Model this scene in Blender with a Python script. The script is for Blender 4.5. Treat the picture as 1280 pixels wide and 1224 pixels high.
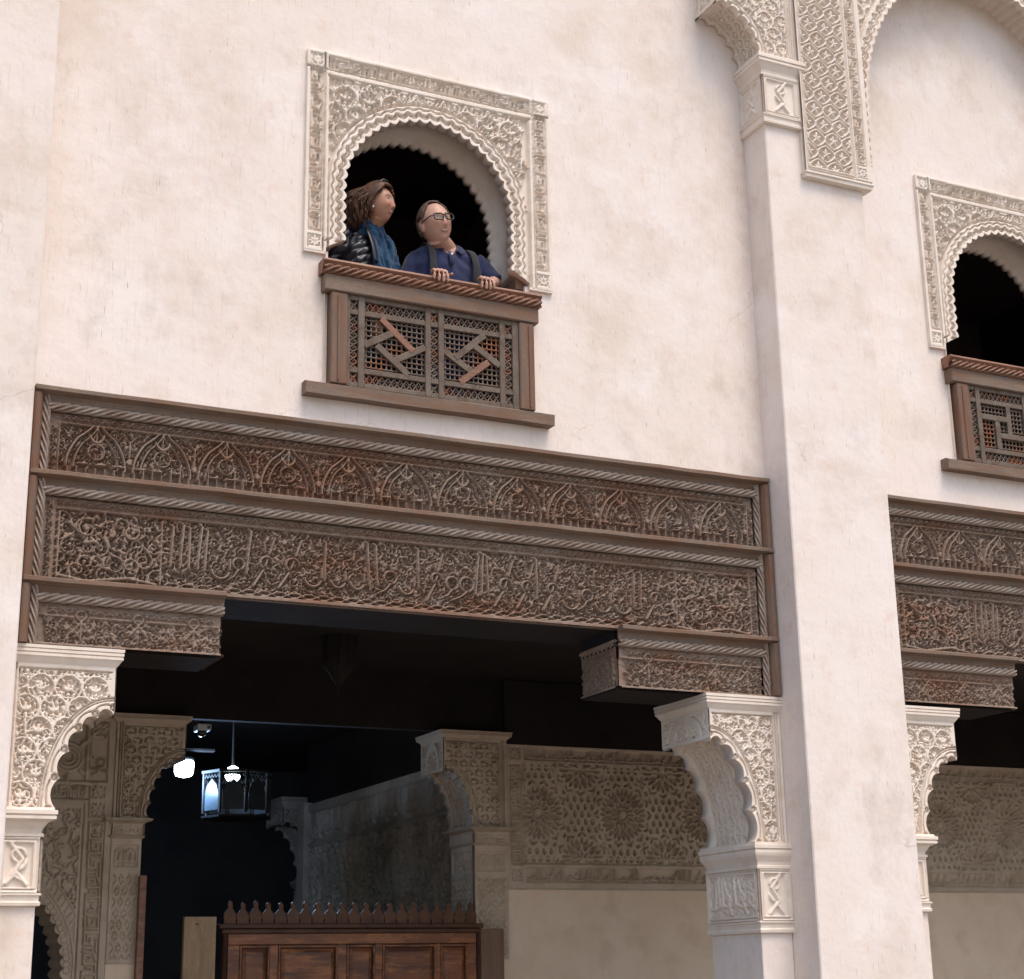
import bpy, bmesh, math, random
import numpy as np
from mathutils import Vector, Matrix
PI = math.pi
for o in list(bpy.data.objects): bpy.data.objects.remove(o)
S = bpy.context.scene
COL = S.collection
# ------------------------------------------------------------------ camera
F_PX, YAW, PITCH, ROLL = 2088.8, math.radians(25.81), math.radians(16.36), math.radians(-1.027)
CAM = np.array([0.0, -8.0, 1.6])
_fw = np.array([math.sin(YAW)*math.cos(PITCH), math.cos(YAW)*math.cos(PITCH), math.sin(PITCH)])
_rt = np.array([math.cos(YAW), -math.sin(YAW), 0.0]); _up = np.cross(_rt, _fw)
_r2 = _rt*math.cos(ROLL)+_up*math.sin(ROLL); _u2 = np.cross(_r2, _fw)
cd = bpy.data.cameras.new('camera'); cam = bpy.data.objects.new('camera', cd); COL.objects.link(cam)
cd.sensor_fit = 'HORIZONTAL'; cd.sensor_width = 36.0; cd.lens = 36.0*F_PX/1280.0
cd.clip_start = 0.1; cd.clip_end = 500
m = Matrix.Identity(4)
for i in range(3):
    m[i][0] = _r2[i]; m[i][1] = _u2[i]; m[i][2] = -_fw[i]; m[i][3] = CAM[i]
cam.matrix_world = m
S.camera = cam
# ------------------------------------------------------------------ sky, sun, exposure
SUN_EL, SUN_AZ = math.radians(64), math.radians(166)      # azimuth clockwise from +y; soft light from above the court, a little right of the camera
w = bpy.data.worlds.new('World'); S.world = w; w.use_nodes = True
nt = w.node_tree; bg = nt.nodes['Background']
sk = nt.nodes.new('ShaderNodeTexSky'); sk.sky_type = 'NISHITA'; sk.sun_disc = False
sk.sun_elevation = SUN_EL; sk.sun_rotation = SUN_AZ; sk.dust_density = 3.5; sk.air_density = 1.2; sk.ozone_density = 0.6
nt.links.new(sk.outputs[0], bg.inputs[0]); bg.inputs[1].default_value = 0.128
ld = bpy.data.lights.new('sun', 'SUN'); ld.energy = 0.95; ld.angle = math.radians(24); ld.color = (1.0, 0.90, 0.82)
sun = bpy.data.objects.new('sun', ld); COL.objects.link(sun)
sd = Vector((math.sin(SUN_AZ)*math.cos(SUN_EL), math.cos(SUN_AZ)*math.cos(SUN_EL), math.sin(SUN_EL)))
sun.rotation_euler = (-sd).to_track_quat('-Z', 'Y').to_euler(); sun.location = sd*40
S.view_settings.view_transform = 'Standard'; S.view_settings.look = 'None'
S.view_settings.gamma = 1.0; S.view_settings.use_curve_mapping = False
S.view_settings.exposure = 0.90
S.render.engine = 'CYCLES'
S.cycles.use_denoising = True
S.cycles.max_bounces = 6; S.cycles.diffuse_bounces = 5; S.cycles.use_adaptive_sampling = True; S.cycles.adaptive_threshold = .025
# ------------------------------------------------------------------ materials
def lin(c):
    return tuple((x/12.92 if x <= 0.04045 else ((x+0.055)/1.055)**2.4) for x in [v/255 for v in c])+(1,)
def material(name, c1, c2=None, c3=None, scale=3.0, stretch=(1,1,1), rough=0.9, bump=0.0, bscale=60.0, streak=0.0, spec=0.3,
             detail=6.0, metallic=0.0, mixlo=0.4, mixhi=0.62, bump2=0.0, fine=0.0):
    """linear base colours c1 (ground), c2 (patches), c3 (second patches); procedural noise mixes them"""
    mt = bpy.data.materials.new(name); mt.use_nodes = True
    N = mt.node_tree.nodes; L = mt.node_tree.links
    b = N['Principled BSDF']; b.inputs['Roughness'].default_value = rough
    b.inputs['Specular IOR Level'].default_value = spec; b.inputs['Metallic'].default_value = metallic
    tc = N.new('ShaderNodeTexCoord'); mp = N.new('ShaderNodeMapping'); mp.inputs['Scale'].default_value = stretch
    oi = N.new('ShaderNodeObjectInfo'); ad = N.new('ShaderNodeVectorMath'); ad.operation = 'ADD'
    sc = N.new('ShaderNodeVectorMath'); sc.operation = 'SCALE'; sc.inputs['Scale'].default_value = 13.0
    cb = N.new('ShaderNodeCombineXYZ')
    L.new(oi.outputs['Random'], cb.inputs[0]); L.new(oi.outputs['Random'], cb.inputs[2]); L.new(cb.outputs[0], sc.inputs[0])
    L.new(tc.outputs['Object'], ad.inputs[0]); L.new(sc.outputs[0], ad.inputs[1]); L.new(ad.outputs[0], mp.inputs[0])
    col = None
    def noise(s, d, off=0.0, vec=None):
        n = N.new('ShaderNodeTexNoise'); n.inputs['Scale'].default_value = s; n.inputs['Detail'].default_value = d
        n.inputs['Roughness'].default_value = 0.6
        if off:
            a = N.new('ShaderNodeVectorMath'); a.operation = 'ADD'; a.inputs[1].default_value = (off, off*.7, -off)
            L.new((vec or mp.outputs[0]), a.inputs[0]); L.new(a.outputs[0], n.inputs['Vector'])
        else: L.new((vec or mp.outputs[0]), n.inputs['Vector'])
        return n.outputs['Fac']
    def ramp(fac, lo, hi):
        r = N.new('ShaderNodeMapRange'); r.inputs[1].default_value = lo; r.inputs[2].default_value = hi; r.interpolation_type = 'SMOOTHSTEP'
        L.new(fac, r.inputs[0]); return r.outputs[0]
    def mix(fac, a, bb):
        x = N.new('ShaderNodeMix'); x.data_type = 'RGBA'
        L.new(fac, x.inputs[0])
        for sock, v in ((x.inputs[6], a), (x.inputs[7], bb)):
            if isinstance(v, tuple): sock.default_value = v
            else: L.new(v, sock)
        return x.outputs[2]
    c = tuple(c1)+(1,)
    if c2: c = mix(ramp(noise(scale, detail), mixlo, mixhi), c, tuple(c2)+(1,))
    if c3: c = mix(ramp(noise(scale*2.3, detail, 7.3), mixlo+.06, mixhi+.06), c, tuple(c3)+(1,))
    if fine:
        c = mix(ramp(noise(scale*22, 4, 3.1), .45, .72), c, tuple(v*(1-fine) for v in c1)+(1,))
    if isinstance(c, tuple): b.inputs['Base Color'].default_value = c
    else: L.new(c, b.inputs['Base Color'])
    if bump:
        bp = N.new('ShaderNodeBump'); bp.inputs['Strength'].default_value = 1.0; bp.inputs['Distance'].default_value = bump
        f = noise(bscale, 5, 1.7)
        if bump2:
            a = N.new('ShaderNodeMath'); a.operation = 'MULTIPLY_ADD'; a.inputs[1].default_value = bump2/bump
            L.new(noise(bscale*.08, 3, 4.4), a.inputs[0]); L.new(f, a.inputs[2]); f = a.outputs[0]
        L.new(f, bp.inputs['Height']); L.new(bp.outputs[0], b.inputs['Normal'])
    return mt
def emitter(name, c, s):
    mt = bpy.data.materials.new(name); mt.use_nodes = True
    b = mt.node_tree.nodes['Principled BSDF']; b.inputs['Base Color'].default_value = c+(1,)
    b.inputs['Emission Color'].default_value = c+(1,); b.inputs['Emission Strength'].default_value = s
    return mt
M = {}
M['plaster'] = None  # built below with stains
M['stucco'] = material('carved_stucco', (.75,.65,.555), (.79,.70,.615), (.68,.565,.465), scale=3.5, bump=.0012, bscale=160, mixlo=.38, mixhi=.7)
M['stucco_in'] = material('shaded_stucco', (.50,.395,.30), (.56,.45,.35), (.44,.34,.25), scale=3.0, bump=.0015, bscale=140)  # facade stucco again, with the gallery's dimmer light put into the colour
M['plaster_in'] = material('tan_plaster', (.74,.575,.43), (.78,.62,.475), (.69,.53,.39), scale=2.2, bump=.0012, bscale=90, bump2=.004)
M['wood'] = material('weathered_cedar', (.265,.192,.147), (.235,.125,.08), (.31,.245,.20), scale=2.6, stretch=(.55,1,1.3), rough=.85, bump=.002, bscale=150, fine=.45, mixlo=.46, mixhi=.66)
M['wood_v'] = material('weathered_cedar_upright', (.20,.13,.09), (.19,.085,.05), (.15,.11,.088), scale=4, stretch=(3,3,.5), rough=.8, bump=.002, bscale=120, fine=.3)
M['wood_h'] = material('weathered_cedar_plank', (.235,.165,.122), (.195,.108,.068), (.175,.138,.112), scale=4, stretch=(.5,3,3), rough=.8, bump=.002, bscale=120, fine=.35)
M['wood_grey'] = material('grey_cedar', (.145,.108,.082), (.18,.14,.11), (.11,.075,.055), scale=6, stretch=(1,1,1), rough=.8, bump=.001, bscale=150, fine=.25)
M['rope_wood'] = material('rope_cedar', (.34,.265,.215), (.27,.19,.145), (.38,.31,.26), scale=5, rough=.75)
M['rail_wood'] = material('red_cedar', (.215,.092,.048), (.155,.063,.034), (.26,.125,.072), scale=8, stretch=(.5,2,2), rough=.5, spec=.5, bump=.0008, bscale=200)
M['lattice_wood'] = material('lattice_cedar', (.15,.11,.085), (.24,.10,.055), (.19,.155,.13), scale=5, rough=.8, mixlo=.5, mixhi=.6)
M['gate_wood'] = material('varnished_gate_wood', (.19,.060,.019), (.075,.024,.011), (.31,.115,.036), scale=5, stretch=(.4,2,2.4), rough=.45, spec=.5, bump=.0012, bscale=130, fine=.4)
M['gate_dark'] = material('dark_gate_wood', (.075,.03,.014), (.045,.018,.010), scale=6, rough=.5, bump=.001, bscale=130)
M['finial_wood'] = material('worn_finial_wood', (.115,.048,.022), (.075,.032,.016), scale=7, rough=.5, bump=.001, bscale=120)
M['pale_board'] = material('pale_plank', (.33,.225,.135), (.27,.175,.105), (.38,.27,.17), scale=5, stretch=(3,3,.5), rough=.8, bump=.0012, bscale=120, fine=.25)
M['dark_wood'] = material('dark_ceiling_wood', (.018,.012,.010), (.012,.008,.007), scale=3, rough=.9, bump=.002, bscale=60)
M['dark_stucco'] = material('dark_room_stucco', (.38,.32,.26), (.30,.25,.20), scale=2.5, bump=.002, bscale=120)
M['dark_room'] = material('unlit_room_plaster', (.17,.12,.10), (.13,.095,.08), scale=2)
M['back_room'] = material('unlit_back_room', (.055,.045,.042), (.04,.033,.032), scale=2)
M['ground'] = material('courtyard_tiles', (.21,.185,.16), (.26,.23,.20), (.17,.15,.13), scale=1.2, rough=.5, bump=.001, bscale=40)
# plaster: pink-cream limewash with dirty patches, rub marks and fine vertical trowel streaks
def plaster():
    mt = material('limewash_plaster', (.785,.69,.632), (.76,.66,.585), (.80,.715,.665), scale=.9, detail=9, bump=.0005, bscale=90, bump2=.006, mixlo=.42, mixhi=.6)
    N = mt.node_tree.nodes; L = mt.node_tree.links; b = N['Principled BSDF']
    src = b.inputs['Base Color'].links[0].from_socket
    tc = [n for n in N if n.type == 'MAPPING'][0].outputs[0]
    def layer(src, stretch, scale, lo, hi, colr, amt, seed, d=8):
        mp = N.new('ShaderNodeMapping'); mp.inputs['Scale'].default_value = stretch; mp.inputs['Location'].default_value = (seed, seed*.3, seed*1.7)
        L.new(tc, mp.inputs[0])
        n = N.new('ShaderNodeTexNoise'); n.inputs['Scale'].default_value = scale; n.inputs['Detail'].default_value = d; n.inputs['Roughness'].default_value = .68
        L.new(mp.outputs[0], n.inputs['Vector'])
        r = N.new('ShaderNodeMapRange'); r.inputs[1].default_value = lo; r.inputs[2].default_value = hi; r.inputs[4].default_value = amt
        L.new(n.outputs['Fac'], r.inputs[0])
        x = N.new('ShaderNodeMix'); x.data_type = 'RGBA'; L.new(r.outputs[0], x.inputs[0]); L.new(src, x.inputs[6]); x.inputs[7].default_value = colr+(1,)
        return x.outputs[2]
    s = layer(src, (1,1,1.0), 1.5, .50, .76, (.58,.45,.345), .68, 3.0)          # brownish rubbed patches
    s = layer(s, (1,1,.7), 2.6, .56, .74, (.48,.40,.33), .52, 11.0, 10)          # grey scuffs
    s = layer(s, (1.3,1,1.3), 5.0, .58, .78, (.70,.50,.40), .6, 47.0, 6)          # pinkish worn spots
    s = layer(s, (26,26,1.4), 3.2, .57, .80, (.50,.415,.34), .55, 23.0, 4)         # vertical trowel streaks
    s = layer(s, (60,60,5), 2.0, .69, .78, (.30,.25,.21), .80, 31.0, 2)            # short scratches
    # hairline cracks: warped cell borders, only where a mask lets them show
    nz = N.new('ShaderNodeTexNoise'); nz.inputs['Scale'].default_value = 3.0; nz.inputs['Detail'].default_value = 6
    wv = N.new('ShaderNodeVectorMath'); wv.operation = 'MULTIPLY_ADD'; wv.inputs[1].default_value = (.5, .5, .5)
    L.new(tc, nz.inputs['Vector']); L.new(nz.outputs['Color'], wv.inputs[0]); L.new(tc, wv.inputs[2])
    vo = N.new('ShaderNodeTexVoronoi'); vo.feature = 'DISTANCE_TO_EDGE'; vo.inputs['Scale'].default_value = .9; L.new(wv.outputs[0], vo.inputs['Vector'])
    r1 = N.new('ShaderNodeMapRange'); r1.inputs[1].default_value = .0; r1.inputs[2].default_value = .006; r1.inputs[3].default_value = .30; r1.inputs[4].default_value = 0; L.new(vo.outputs['Distance'], r1.inputs[0])
    mk = N.new('ShaderNodeTexNoise'); mk.inputs['Scale'].default_value = .8; mk.inputs['Detail'].default_value = 3; L.new(tc, mk.inputs['Vector'])
    r2 = N.new('ShaderNodeMapRange'); r2.inputs[1].default_value = .56; r2.inputs[2].default_value = .64; L.new(mk.outputs['Fac'], r2.inputs[0])
    mm = N.new('ShaderNodeMath'); mm.operation = 'MULTIPLY'; L.new(r1.outputs[0], mm.inputs[0]); L.new(r2.outputs[0], mm.inputs[1])
    x = N.new('ShaderNodeMix'); x.data_type = 'RGBA'; L.new(mm.outputs[0], x.inputs[0]); L.new(s, x.inputs[6]); x.inputs[7].default_value = (.30, .23, .18, 1)
    L.new(x.outputs[2], b.inputs['Base Color'])
    return mt
M['plaster'] = plaster()
# ------------------------------------------------------------------ object helpers
ORG = {}
def link(o, parent=None):
    COL.objects.link(o)
    if parent is not None: o.parent = parent
    return o
def top_of(o):
    while o.parent is not None: o = o.parent
    return o
def tag(o, label=None, cat=None, group=None, kind=None):
    if label: o['label'] = label
    if cat: o['category'] = cat
    if group: o['group'] = group
    if kind: o['kind'] = kind
    return o
def thing(name, label, cat, loc, group=None):
    o = bpy.data.objects.new(name, None); o.empty_display_size = .1; o.location = loc; link(o)
    ORG[o.name] = np.array(loc, float)
    return tag(o, label, cat, group)
def add(name, verts, faces, mat, parent=None, smooth=False):
    """verts in world coordinates; stored relative to the thing's base"""
    v = np.asarray(verts, float).reshape(-1, 3)
    if parent is not None: v = v-ORG.get(top_of(parent).name, 0)
    me = bpy.data.meshes.new(name)
    if isinstance(faces, np.ndarray):
        nf, k = faces.shape
        me.vertices.add(len(v)); me.vertices.foreach_set('co', v.ravel())
        me.loops.add(nf*k); me.loops.foreach_set('vertex_index', faces.ravel().astype(np.int32))
        me.polygons.add(nf); me.polygons.foreach_set('loop_start', (np.arange(nf)*k).astype(np.int32))
        me.update(calc_edges=True)
    else:
        me.from_pydata([tuple(p) for p in v], [], faces)
    if smooth: me.polygons.foreach_set('use_smooth', np.ones(len(me.polygons), bool))
    me.update(); me.materials.append(mat)
    o = bpy.data.objects.new(name, me); link(o, parent); return o
class MB:
    """collects closed shapes for ONE mesh object"""
    def __init__(s): s.v = []; s.f = []; s.n = 0
    def raw(s, v, f):
        v = np.asarray(v, float).reshape(-1, 3); s.v.append(v); s.f += [[i+s.n for i in q] for q in f]; s.n += len(v); return s
    def box(s, x0, x1, y0, y1, z0, z1):
        v = [(x, y, z) for x in (x0, x1) for y in (y0, y1) for z in (z0, z1)]
        return s.raw(v, [(0,1,3,2),(4,6,7,5),(0,4,5,1),(2,3,7,6),(0,2,6,4),(1,5,7,3)])
    def bar(s, p, q, w, d, up=(0,1,0)):
        """bar from p to q, w wide in the plane, d deep along `up`"""
        p = np.array(p, float); q = np.array(q, float); u = np.array(up, float); a = q-p; a /= np.linalg.norm(a); b = np.cross(a, u); b /= np.linalg.norm(b); u = np.cross(b, a)
        v = [e+b*i*w/2+u*j*d/2 for e in (p, q) for i in (-1, 1) for j in (-1, 1)]
        return s.raw(v, [(0,1,3,2),(4,6,7,5),(0,4,5,1),(2,3,7,6),(0,2,6,4),(1,5,7,3)])
    def octa(s, c, r):
        c = np.array(c); r = np.array(r)*np.ones(3)
        v = [c+np.array(d)*r for d in ((1,0,0),(-1,0,0),(0,1,0),(0,-1,0),(0,0,1),(0,0,-1))]
        return s.raw(v, [(0,2,4),(2,1,4),(1,3,4),(3,0,4),(2,0,5),(1,2,5),(3,1,5),(0,3,5)])
    def loft(s, rings, cap=True):
        n = len(rings[0]); v = [p for r in rings for p in r]; f = []
        for i in range(len(rings)-1):
            for j in range(n):
                k = (j+1) % n; f.append((i*n+j, i*n+k, (i+1)*n+k, (i+1)*n+j))
        if cap: f.append(list(range(n))[::-1]); f.append([(len(rings)-1)*n+j for j in range(n)])
        return s.raw(v, f)
    def tube(s, pts, rad, n=10, cap=True, flat=1.0, ref=(0.13,0.21,1)):
        P = [np.array(p, float) for p in pts]; R = rad if hasattr(rad, '__len__') else [rad]*len(P); rings = []
        ref = np.array(ref, float)
        for i, p in enumerate(P):
            t = P[min(i+1, len(P)-1)]-P[max(i-1, 0)]; t /= (np.linalg.norm(t)+1e-9)
            a = np.cross(t, ref); a /= (np.linalg.norm(a)+1e-9); b = np.cross(t, a)
            rr = R[i] if hasattr(R[i], '__len__') else (R[i], R[i]*flat)
            rings.append([p+a*rr[0]*math.cos(2*PI*k/n)+b*rr[1]*math.sin(2*PI*k/n) for k in range(n)])
        return s.loft(rings, cap)
    def ell(s, c, r, rot=None, nu=16, nv=10):
        c = np.array(c, float); rings = []
        for i in range(nv+1):
            a = -PI/2+PI*(i*.98+.01*nv)/nv
            ring = []
            for k in range(nu):
                q = np.array([r[0]*math.cos(a)*math.cos(2*PI*k/nu), r[1]*math.cos(a)*math.sin(2*PI*k/nu), r[2]*math.sin(a)])
                if rot is not None: q = rot @ q
                ring.append(c+q)
            rings.append(ring)
        return s.loft(rings)
    def lathe(s, c, prof, n=16):
        return s.loft([[(c[0]+r*math.cos(2*PI*k/n), c[1]+r*math.sin(2*PI*k/n), c[2]+z) for k in range(n)] for r, z in prof])
    def build(s, name, mat, parent=None, smooth=False, bevel=0.0, seg=1):
        v = np.concatenate(s.v)
        o = add(name, v, s.f, mat, parent, smooth)
        bm = bmesh.new(); bm.from_mesh(o.data); bmesh.ops.recalc_face_normals(bm, faces=bm.faces)
        if bevel: bmesh.ops.bevel(bm, geom=bm.edges[:], offset=bevel, segments=seg, affect='EDGES', profile=.6)
        bm.to_mesh(o.data); bm.free()
        if smooth: o.data.polygons.foreach_set('use_smooth', np.ones(len(o.data.polygons), bool))
        return o
def box(name, x0, x1, y0, y1, z0, z1, mat, parent=None, bevel=0.0):
    return MB().box(x0, x1, y0, y1, z0, z1).build(name, mat, parent, bevel=bevel)
def sheet(name, A, mat, parent=None, smooth=False):
    """A: (n,m,3) grid of points"""
    n, m_, _ = A.shape; idx = np.arange(n*m_).reshape(n, m_)
    f = np.stack([idx[:-1,:-1], idx[:-1,1:], idx[1:,1:], idx[1:,:-1]], -1).reshape(-1, 4)
    return add(name, A.reshape(-1, 3), f, mat, parent, smooth)
def sweep(name, prof, p0, p1, out, mat, parent=None, nseg=1, wob=0.0, seed=0):
    """moulding: profile [(d,h)] (d along `out`, h along z or across) swept from p0 to p1"""
    p0 = np.array(p0, float); p1 = np.array(p1, float); out = np.array(out, float); t = (p1-p0)/np.linalg.norm(p1-p0); h = np.cross(t, out)
    if h[2] < -.1: h = -h
    rg = np.random.RandomState(seed); rings = []
    for i in range(nseg+1):
        c = p0+(p1-p0)*i/nseg; k = rg.randn(2)*wob
        rings.append([c+out*(d+k[0]*(d > 0.01))+h*(hh+k[1]*.6) for d, hh in prof])
    return MB().loft(rings).build(name, mat, parent)
def rope(name, p0, p1, r, mat, parent, pitch=.050, strands=5, out=(0,-1,0), hand=1):
    p0 = np.array(p0, float); p1 = np.array(p1, float); Ln = np.linalg.norm(p1-p0); t = (p1-p0)/Ln; o_ = np.array(out, float); b = np.cross(t, o_)
    ns = max(8, int(Ln/pitch*8)); na = 26
    s_ = np.linspace(0, Ln, ns+1)[:, None]; th = np.linspace(-PI*.75, PI*.75, na+1)[None, :]
    rr = r*(.22+.86*np.clip((np.abs(np.cos(strands/2*(th+hand*2*PI*s_/(pitch*strands))))-.30)/.55, 0, 1)**.6)
    A = p0+t*s_[..., None]+o_*(rr*np.cos(th))[..., None]+b*(rr*np.sin(th))[..., None]
    return sheet(name, A, mat, parent, True)
def copy_tree(o, d, parent=None):
    c = o.copy(); COL.objects.link(c); c.parent = parent
    if parent is None: c.location = Vector(o.location)+Vector(d); ORG[c.name] = np.array(c.location)
    for ch in [k for k in o.children]: copy_tree(ch, d, c)
    return c
# ------------------------------------------------------------------ relief canvas
class Cv:
    """height map in metres over a rectangle (x right, z up), drawn with tapered strokes"""
    def __init__(s, x0, z0, x1, z1, res=.004):
        s.x0, s.z0, s.x1, s.z1, s.res = x0, z0, x1, z1, res
        s.nx = int((x1-x0)/res)+2; s.nz = int((z1-z0)/res)+2
        s.H = np.zeros((s.nz, s.nx)); s.soft = res*1.05; s.clip = None; s.T = None
    def seg(s, p, q, ra, rb, h=1.0, cut=False):
        R = max(ra, rb)+s.res; r = s.res
        i0 = max(0, int((min(p[0], q[0])-R-s.x0)/r)); i1 = min(s.nx, int((max(p[0], q[0])+R-s.x0)/r)+2)
        j0 = max(0, int((min(p[1], q[1])-R-s.z0)/r)); j1 = min(s.nz, int((max(p[1], q[1])+R-s.z0)/r)+2)
        if i0 >= i1 or j0 >= j1: return
        X = s.x0+np.arange(i0, i1)*r-p[0]; Z = (s.z0+np.arange(j0, j1)*r-p[1])[:, None]
        dx, dz = q[0]-p[0], q[1]-p[1]; L2 = dx*dx+dz*dz+1e-12
        t = np.clip((X*dx+Z*dz)/L2, 0, 1); d = np.hypot(X-t*dx, Z-t*dz); rr = ra+(rb-ra)*t
        v = h*np.clip((rr-d)/s.soft+.5, 0, 1)
        W = s.H[j0:j1, i0:i1]
        if cut: np.minimum(W, 1-v, out=W)
        else: np.maximum(W, v, out=W)
    def line(s, pts, w, w1=None, h=1.0, cut=False, close=False):
        pts = [tuple(p) for p in pts]
        if s.T: pts = [s.T(p) for p in pts]
        if close: pts.append(pts[0])
        n = len(pts)-1; w1 = w if w1 is None else w1
        for i in range(n):
            s.seg(pts[i], pts[i+1], (w+(w1-w)*i/n)/2, (w+(w1-w)*(i+1)/n)/2, h, cut)
    def leaf(s, p, ang, ln, w, curl=0.0, h=1.0, cut=False):
        pts = []; x, z, a = p[0], p[1], ang; n = 6
        for i in range(n+1):
            pts.append((x, z)); x += math.cos(a)*ln/n; z += math.sin(a)*ln/n; a += curl/n
        if s.T: pts = [s.T(q) for q in pts]
        ws = [.35, .8, 1.0, .9, .65, .35, .08]
        for i in range(n): s.seg(pts[i], pts[i+1], w/2*ws[i], w/2*ws[i+1], h, cut)
    def arc(s, c, r, a0, a1, w, w1=None, h=1.0, cut=False, n=None, ez=1.0):
        n = n or max(6, int(abs(a1-a0)*r/(s.res*2.5))); n = min(n, 60)
        s.line([(c[0]+r*math.cos(a0+(a1-a0)*i/n), c[1]+ez*r*math.sin(a0+(a1-a0)*i/n)) for i in range(n+1)], w, w1, h, cut)
    def spiral(s, c, r, a0, turns, sg, w, h=1.0, rin=.2):
        n = int(10*turns)+4; pts = []
        for i in range(n+1):
            t = i/n; rr = r*(1-(1-rin)*t); a = a0+sg*2*PI*turns*t
            pts.append((c[0]+rr*math.cos(a), c[1]+rr*math.sin(a)))
        s.line(pts, w, w*.75, h)
        s.seg(s.T(pts[-1]) if s.T else pts[-1], s.T(pts[-1]) if s.T else pts[-1], w*.8, w*.8, h)
    def rect(s, x0, z0, x1, z1, h=1.0, op='set'):
        i0 = max(0, round((x0-s.x0)/s.res)); i1 = min(s.nx, round((x1-s.x0)/s.res)+1); j0 = max(0, round((z0-s.z0)/s.res)); j1 = min(s.nz, round((z1-s.z0)/s.res)+1)
        if op == 'set': s.H[j0:j1, i0:i1] = h
        else: s.H[j0:j1, i0:i1] = np.maximum(s.H[j0:j1, i0:i1], h)
    def grid(s):
        return np.meshgrid(s.x0+np.arange(s.nx)*s.res, s.z0+np.arange(s.nz)*s.res)
    def sub(s, fn, x0, z0, x1, z1):
        """draw fn on a canvas of its own and paste it clipped to the rectangle"""
        c = Cv(x0, z0, x1, z1, s.res); fn(c)
        i0 = round((x0-s.x0)/s.res); j0 = round((z0-s.z0)/s.res)
        ii = max(0, i0); jj = max(0, j0); i1 = min(s.nx, i0+c.nx); j1 = min(s.nz, j0+c.nz)
        if i1 > ii and j1 > jj: s.H[jj:j1, ii:i1] = c.H[jj-j0:j1-j0, ii-i0:i1-i0]
    def at(s, x, z):
        u = np.clip((x-s.x0)/s.res, 0, s.nx-1.001); v = np.clip((z-s.z0)/s.res, 0, s.nz-1.001)
        i = u.astype(int); j = v.astype(int); a = u-i; b = v-j; H = s.H
        return (H[j, i]*(1-a)+H[j, i+1]*a)*(1-b)+(H[j+1, i]*(1-a)+H[j+1, i+1]*a)*b
def relief(name, cv, depth, mat, parent, place=None, y=0.0, x=None, flip=False, res=None):
    """flat carved board; heights stand out towards -y (or place(x,z,h)->xyz)"""
    res = res or cv.res
    nx = max(2, int((cv.x1-cv.x0)/res)); nz = max(2, int((cv.z1-cv.z0)/res))
    X, Z = np.meshgrid(np.linspace(cv.x0, cv.x1, nx+1), np.linspace(cv.z0, cv.z1, nz+1))
    h = cv.at(X, Z)*depth
    A = np.stack(place(X, Z, h), -1) if place else np.stack([X, y-h, Z], -1)
    if flip: A = A[:, ::-1]
    return sheet(name, A, mat, parent)
# ---- pattern vocabulary
def curls(c, x0, z0, x1, z1, r0, r1, w, seed, tries=900, leaf=True, gap=1.75, h=1.0):
    rg = random.Random(seed); P = []; Q = np.zeros((tries, 3)); m_ = 0
    for k in range(tries):
        r = r1+(r0-r1)*(k/tries)**.7
        x, z = rg.uniform(x0, x1), rg.uniform(z0, z1)
        q = Q[:m_]
        if m_ == 0 or ((q[:, 0]-x)**2+(q[:, 1]-z)**2 > ((q[:, 2]+r)*gap/2)**2).all(): Q[m_] = (x, z, r); m_ += 1; P.append((x, z, r))
    for x, z, r in P:
        a = rg.uniform(0, 2*PI); sg = rg.choice((-1, 1))
        c.spiral((x, z), r, a, rg.uniform(.8, 1.35), sg, w*rg.uniform(.85, 1.15), h)
        ex, ez = x+r*math.cos(a), z+r*math.sin(a)
        c.leaf((ex, ez), a-sg*PI/2, r*rg.uniform(1.0, 1.9), w*1.5, rg.uniform(-1.6, 1.6), h)
        if leaf:
            b = a+PI*rg.uniform(.6, 1.3)
            c.leaf((x+r*math.cos(b), z+r*math.sin(b)), b+rg.uniform(-.8, .8), r*rg.uniform(.7, 1.1), w*1.7, rg.uniform(-1.5, 1.5), h)
    return P
def vine(c, x0, z0, x1, z1, R, w, mir=None):
    """interlaced ring scrolls with palmettes, as on the spandrels"""
    dx, dz = R*2.05, R*1.62; j = 0; z = z0
    while z < z1+R:
        x = x0+(dx/2 if j % 2 else 0)
        while x < x1+R:
            c.arc((x, z), R*.98, -.42*PI, 1.42*PI, w*1.1)
            c.spiral((x+R*.98*math.cos(1.42*PI)*.5, z-R*.52), R*.40, PI*.9, .6, 1, w)
            c.spiral((x-R*.98*math.cos(1.42*PI)*.5, z-R*.52), R*.40, PI*.1, .6, -1, w)
            c.leaf((x, z-R*.30), PI/2, R*.80, w*2.0)
            c.leaf((x-R*.1, z-R*.2), PI*.80, R*.62, w*1.7, -1.2); c.leaf((x+R*.1, z-R*.2), PI*.20, R*.62, w*1.7, 1.2)
            c.line([(x+R*.95, z+R*.15), (x+dx/2, z+R*.72)], w*1.0, w*1.3); c.line([(x-R*.95, z+R*.15), (x-dx/2, z+R*.72)], w*1.0, w*1.3)
            x += dx
        z += dz; j += 1
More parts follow.
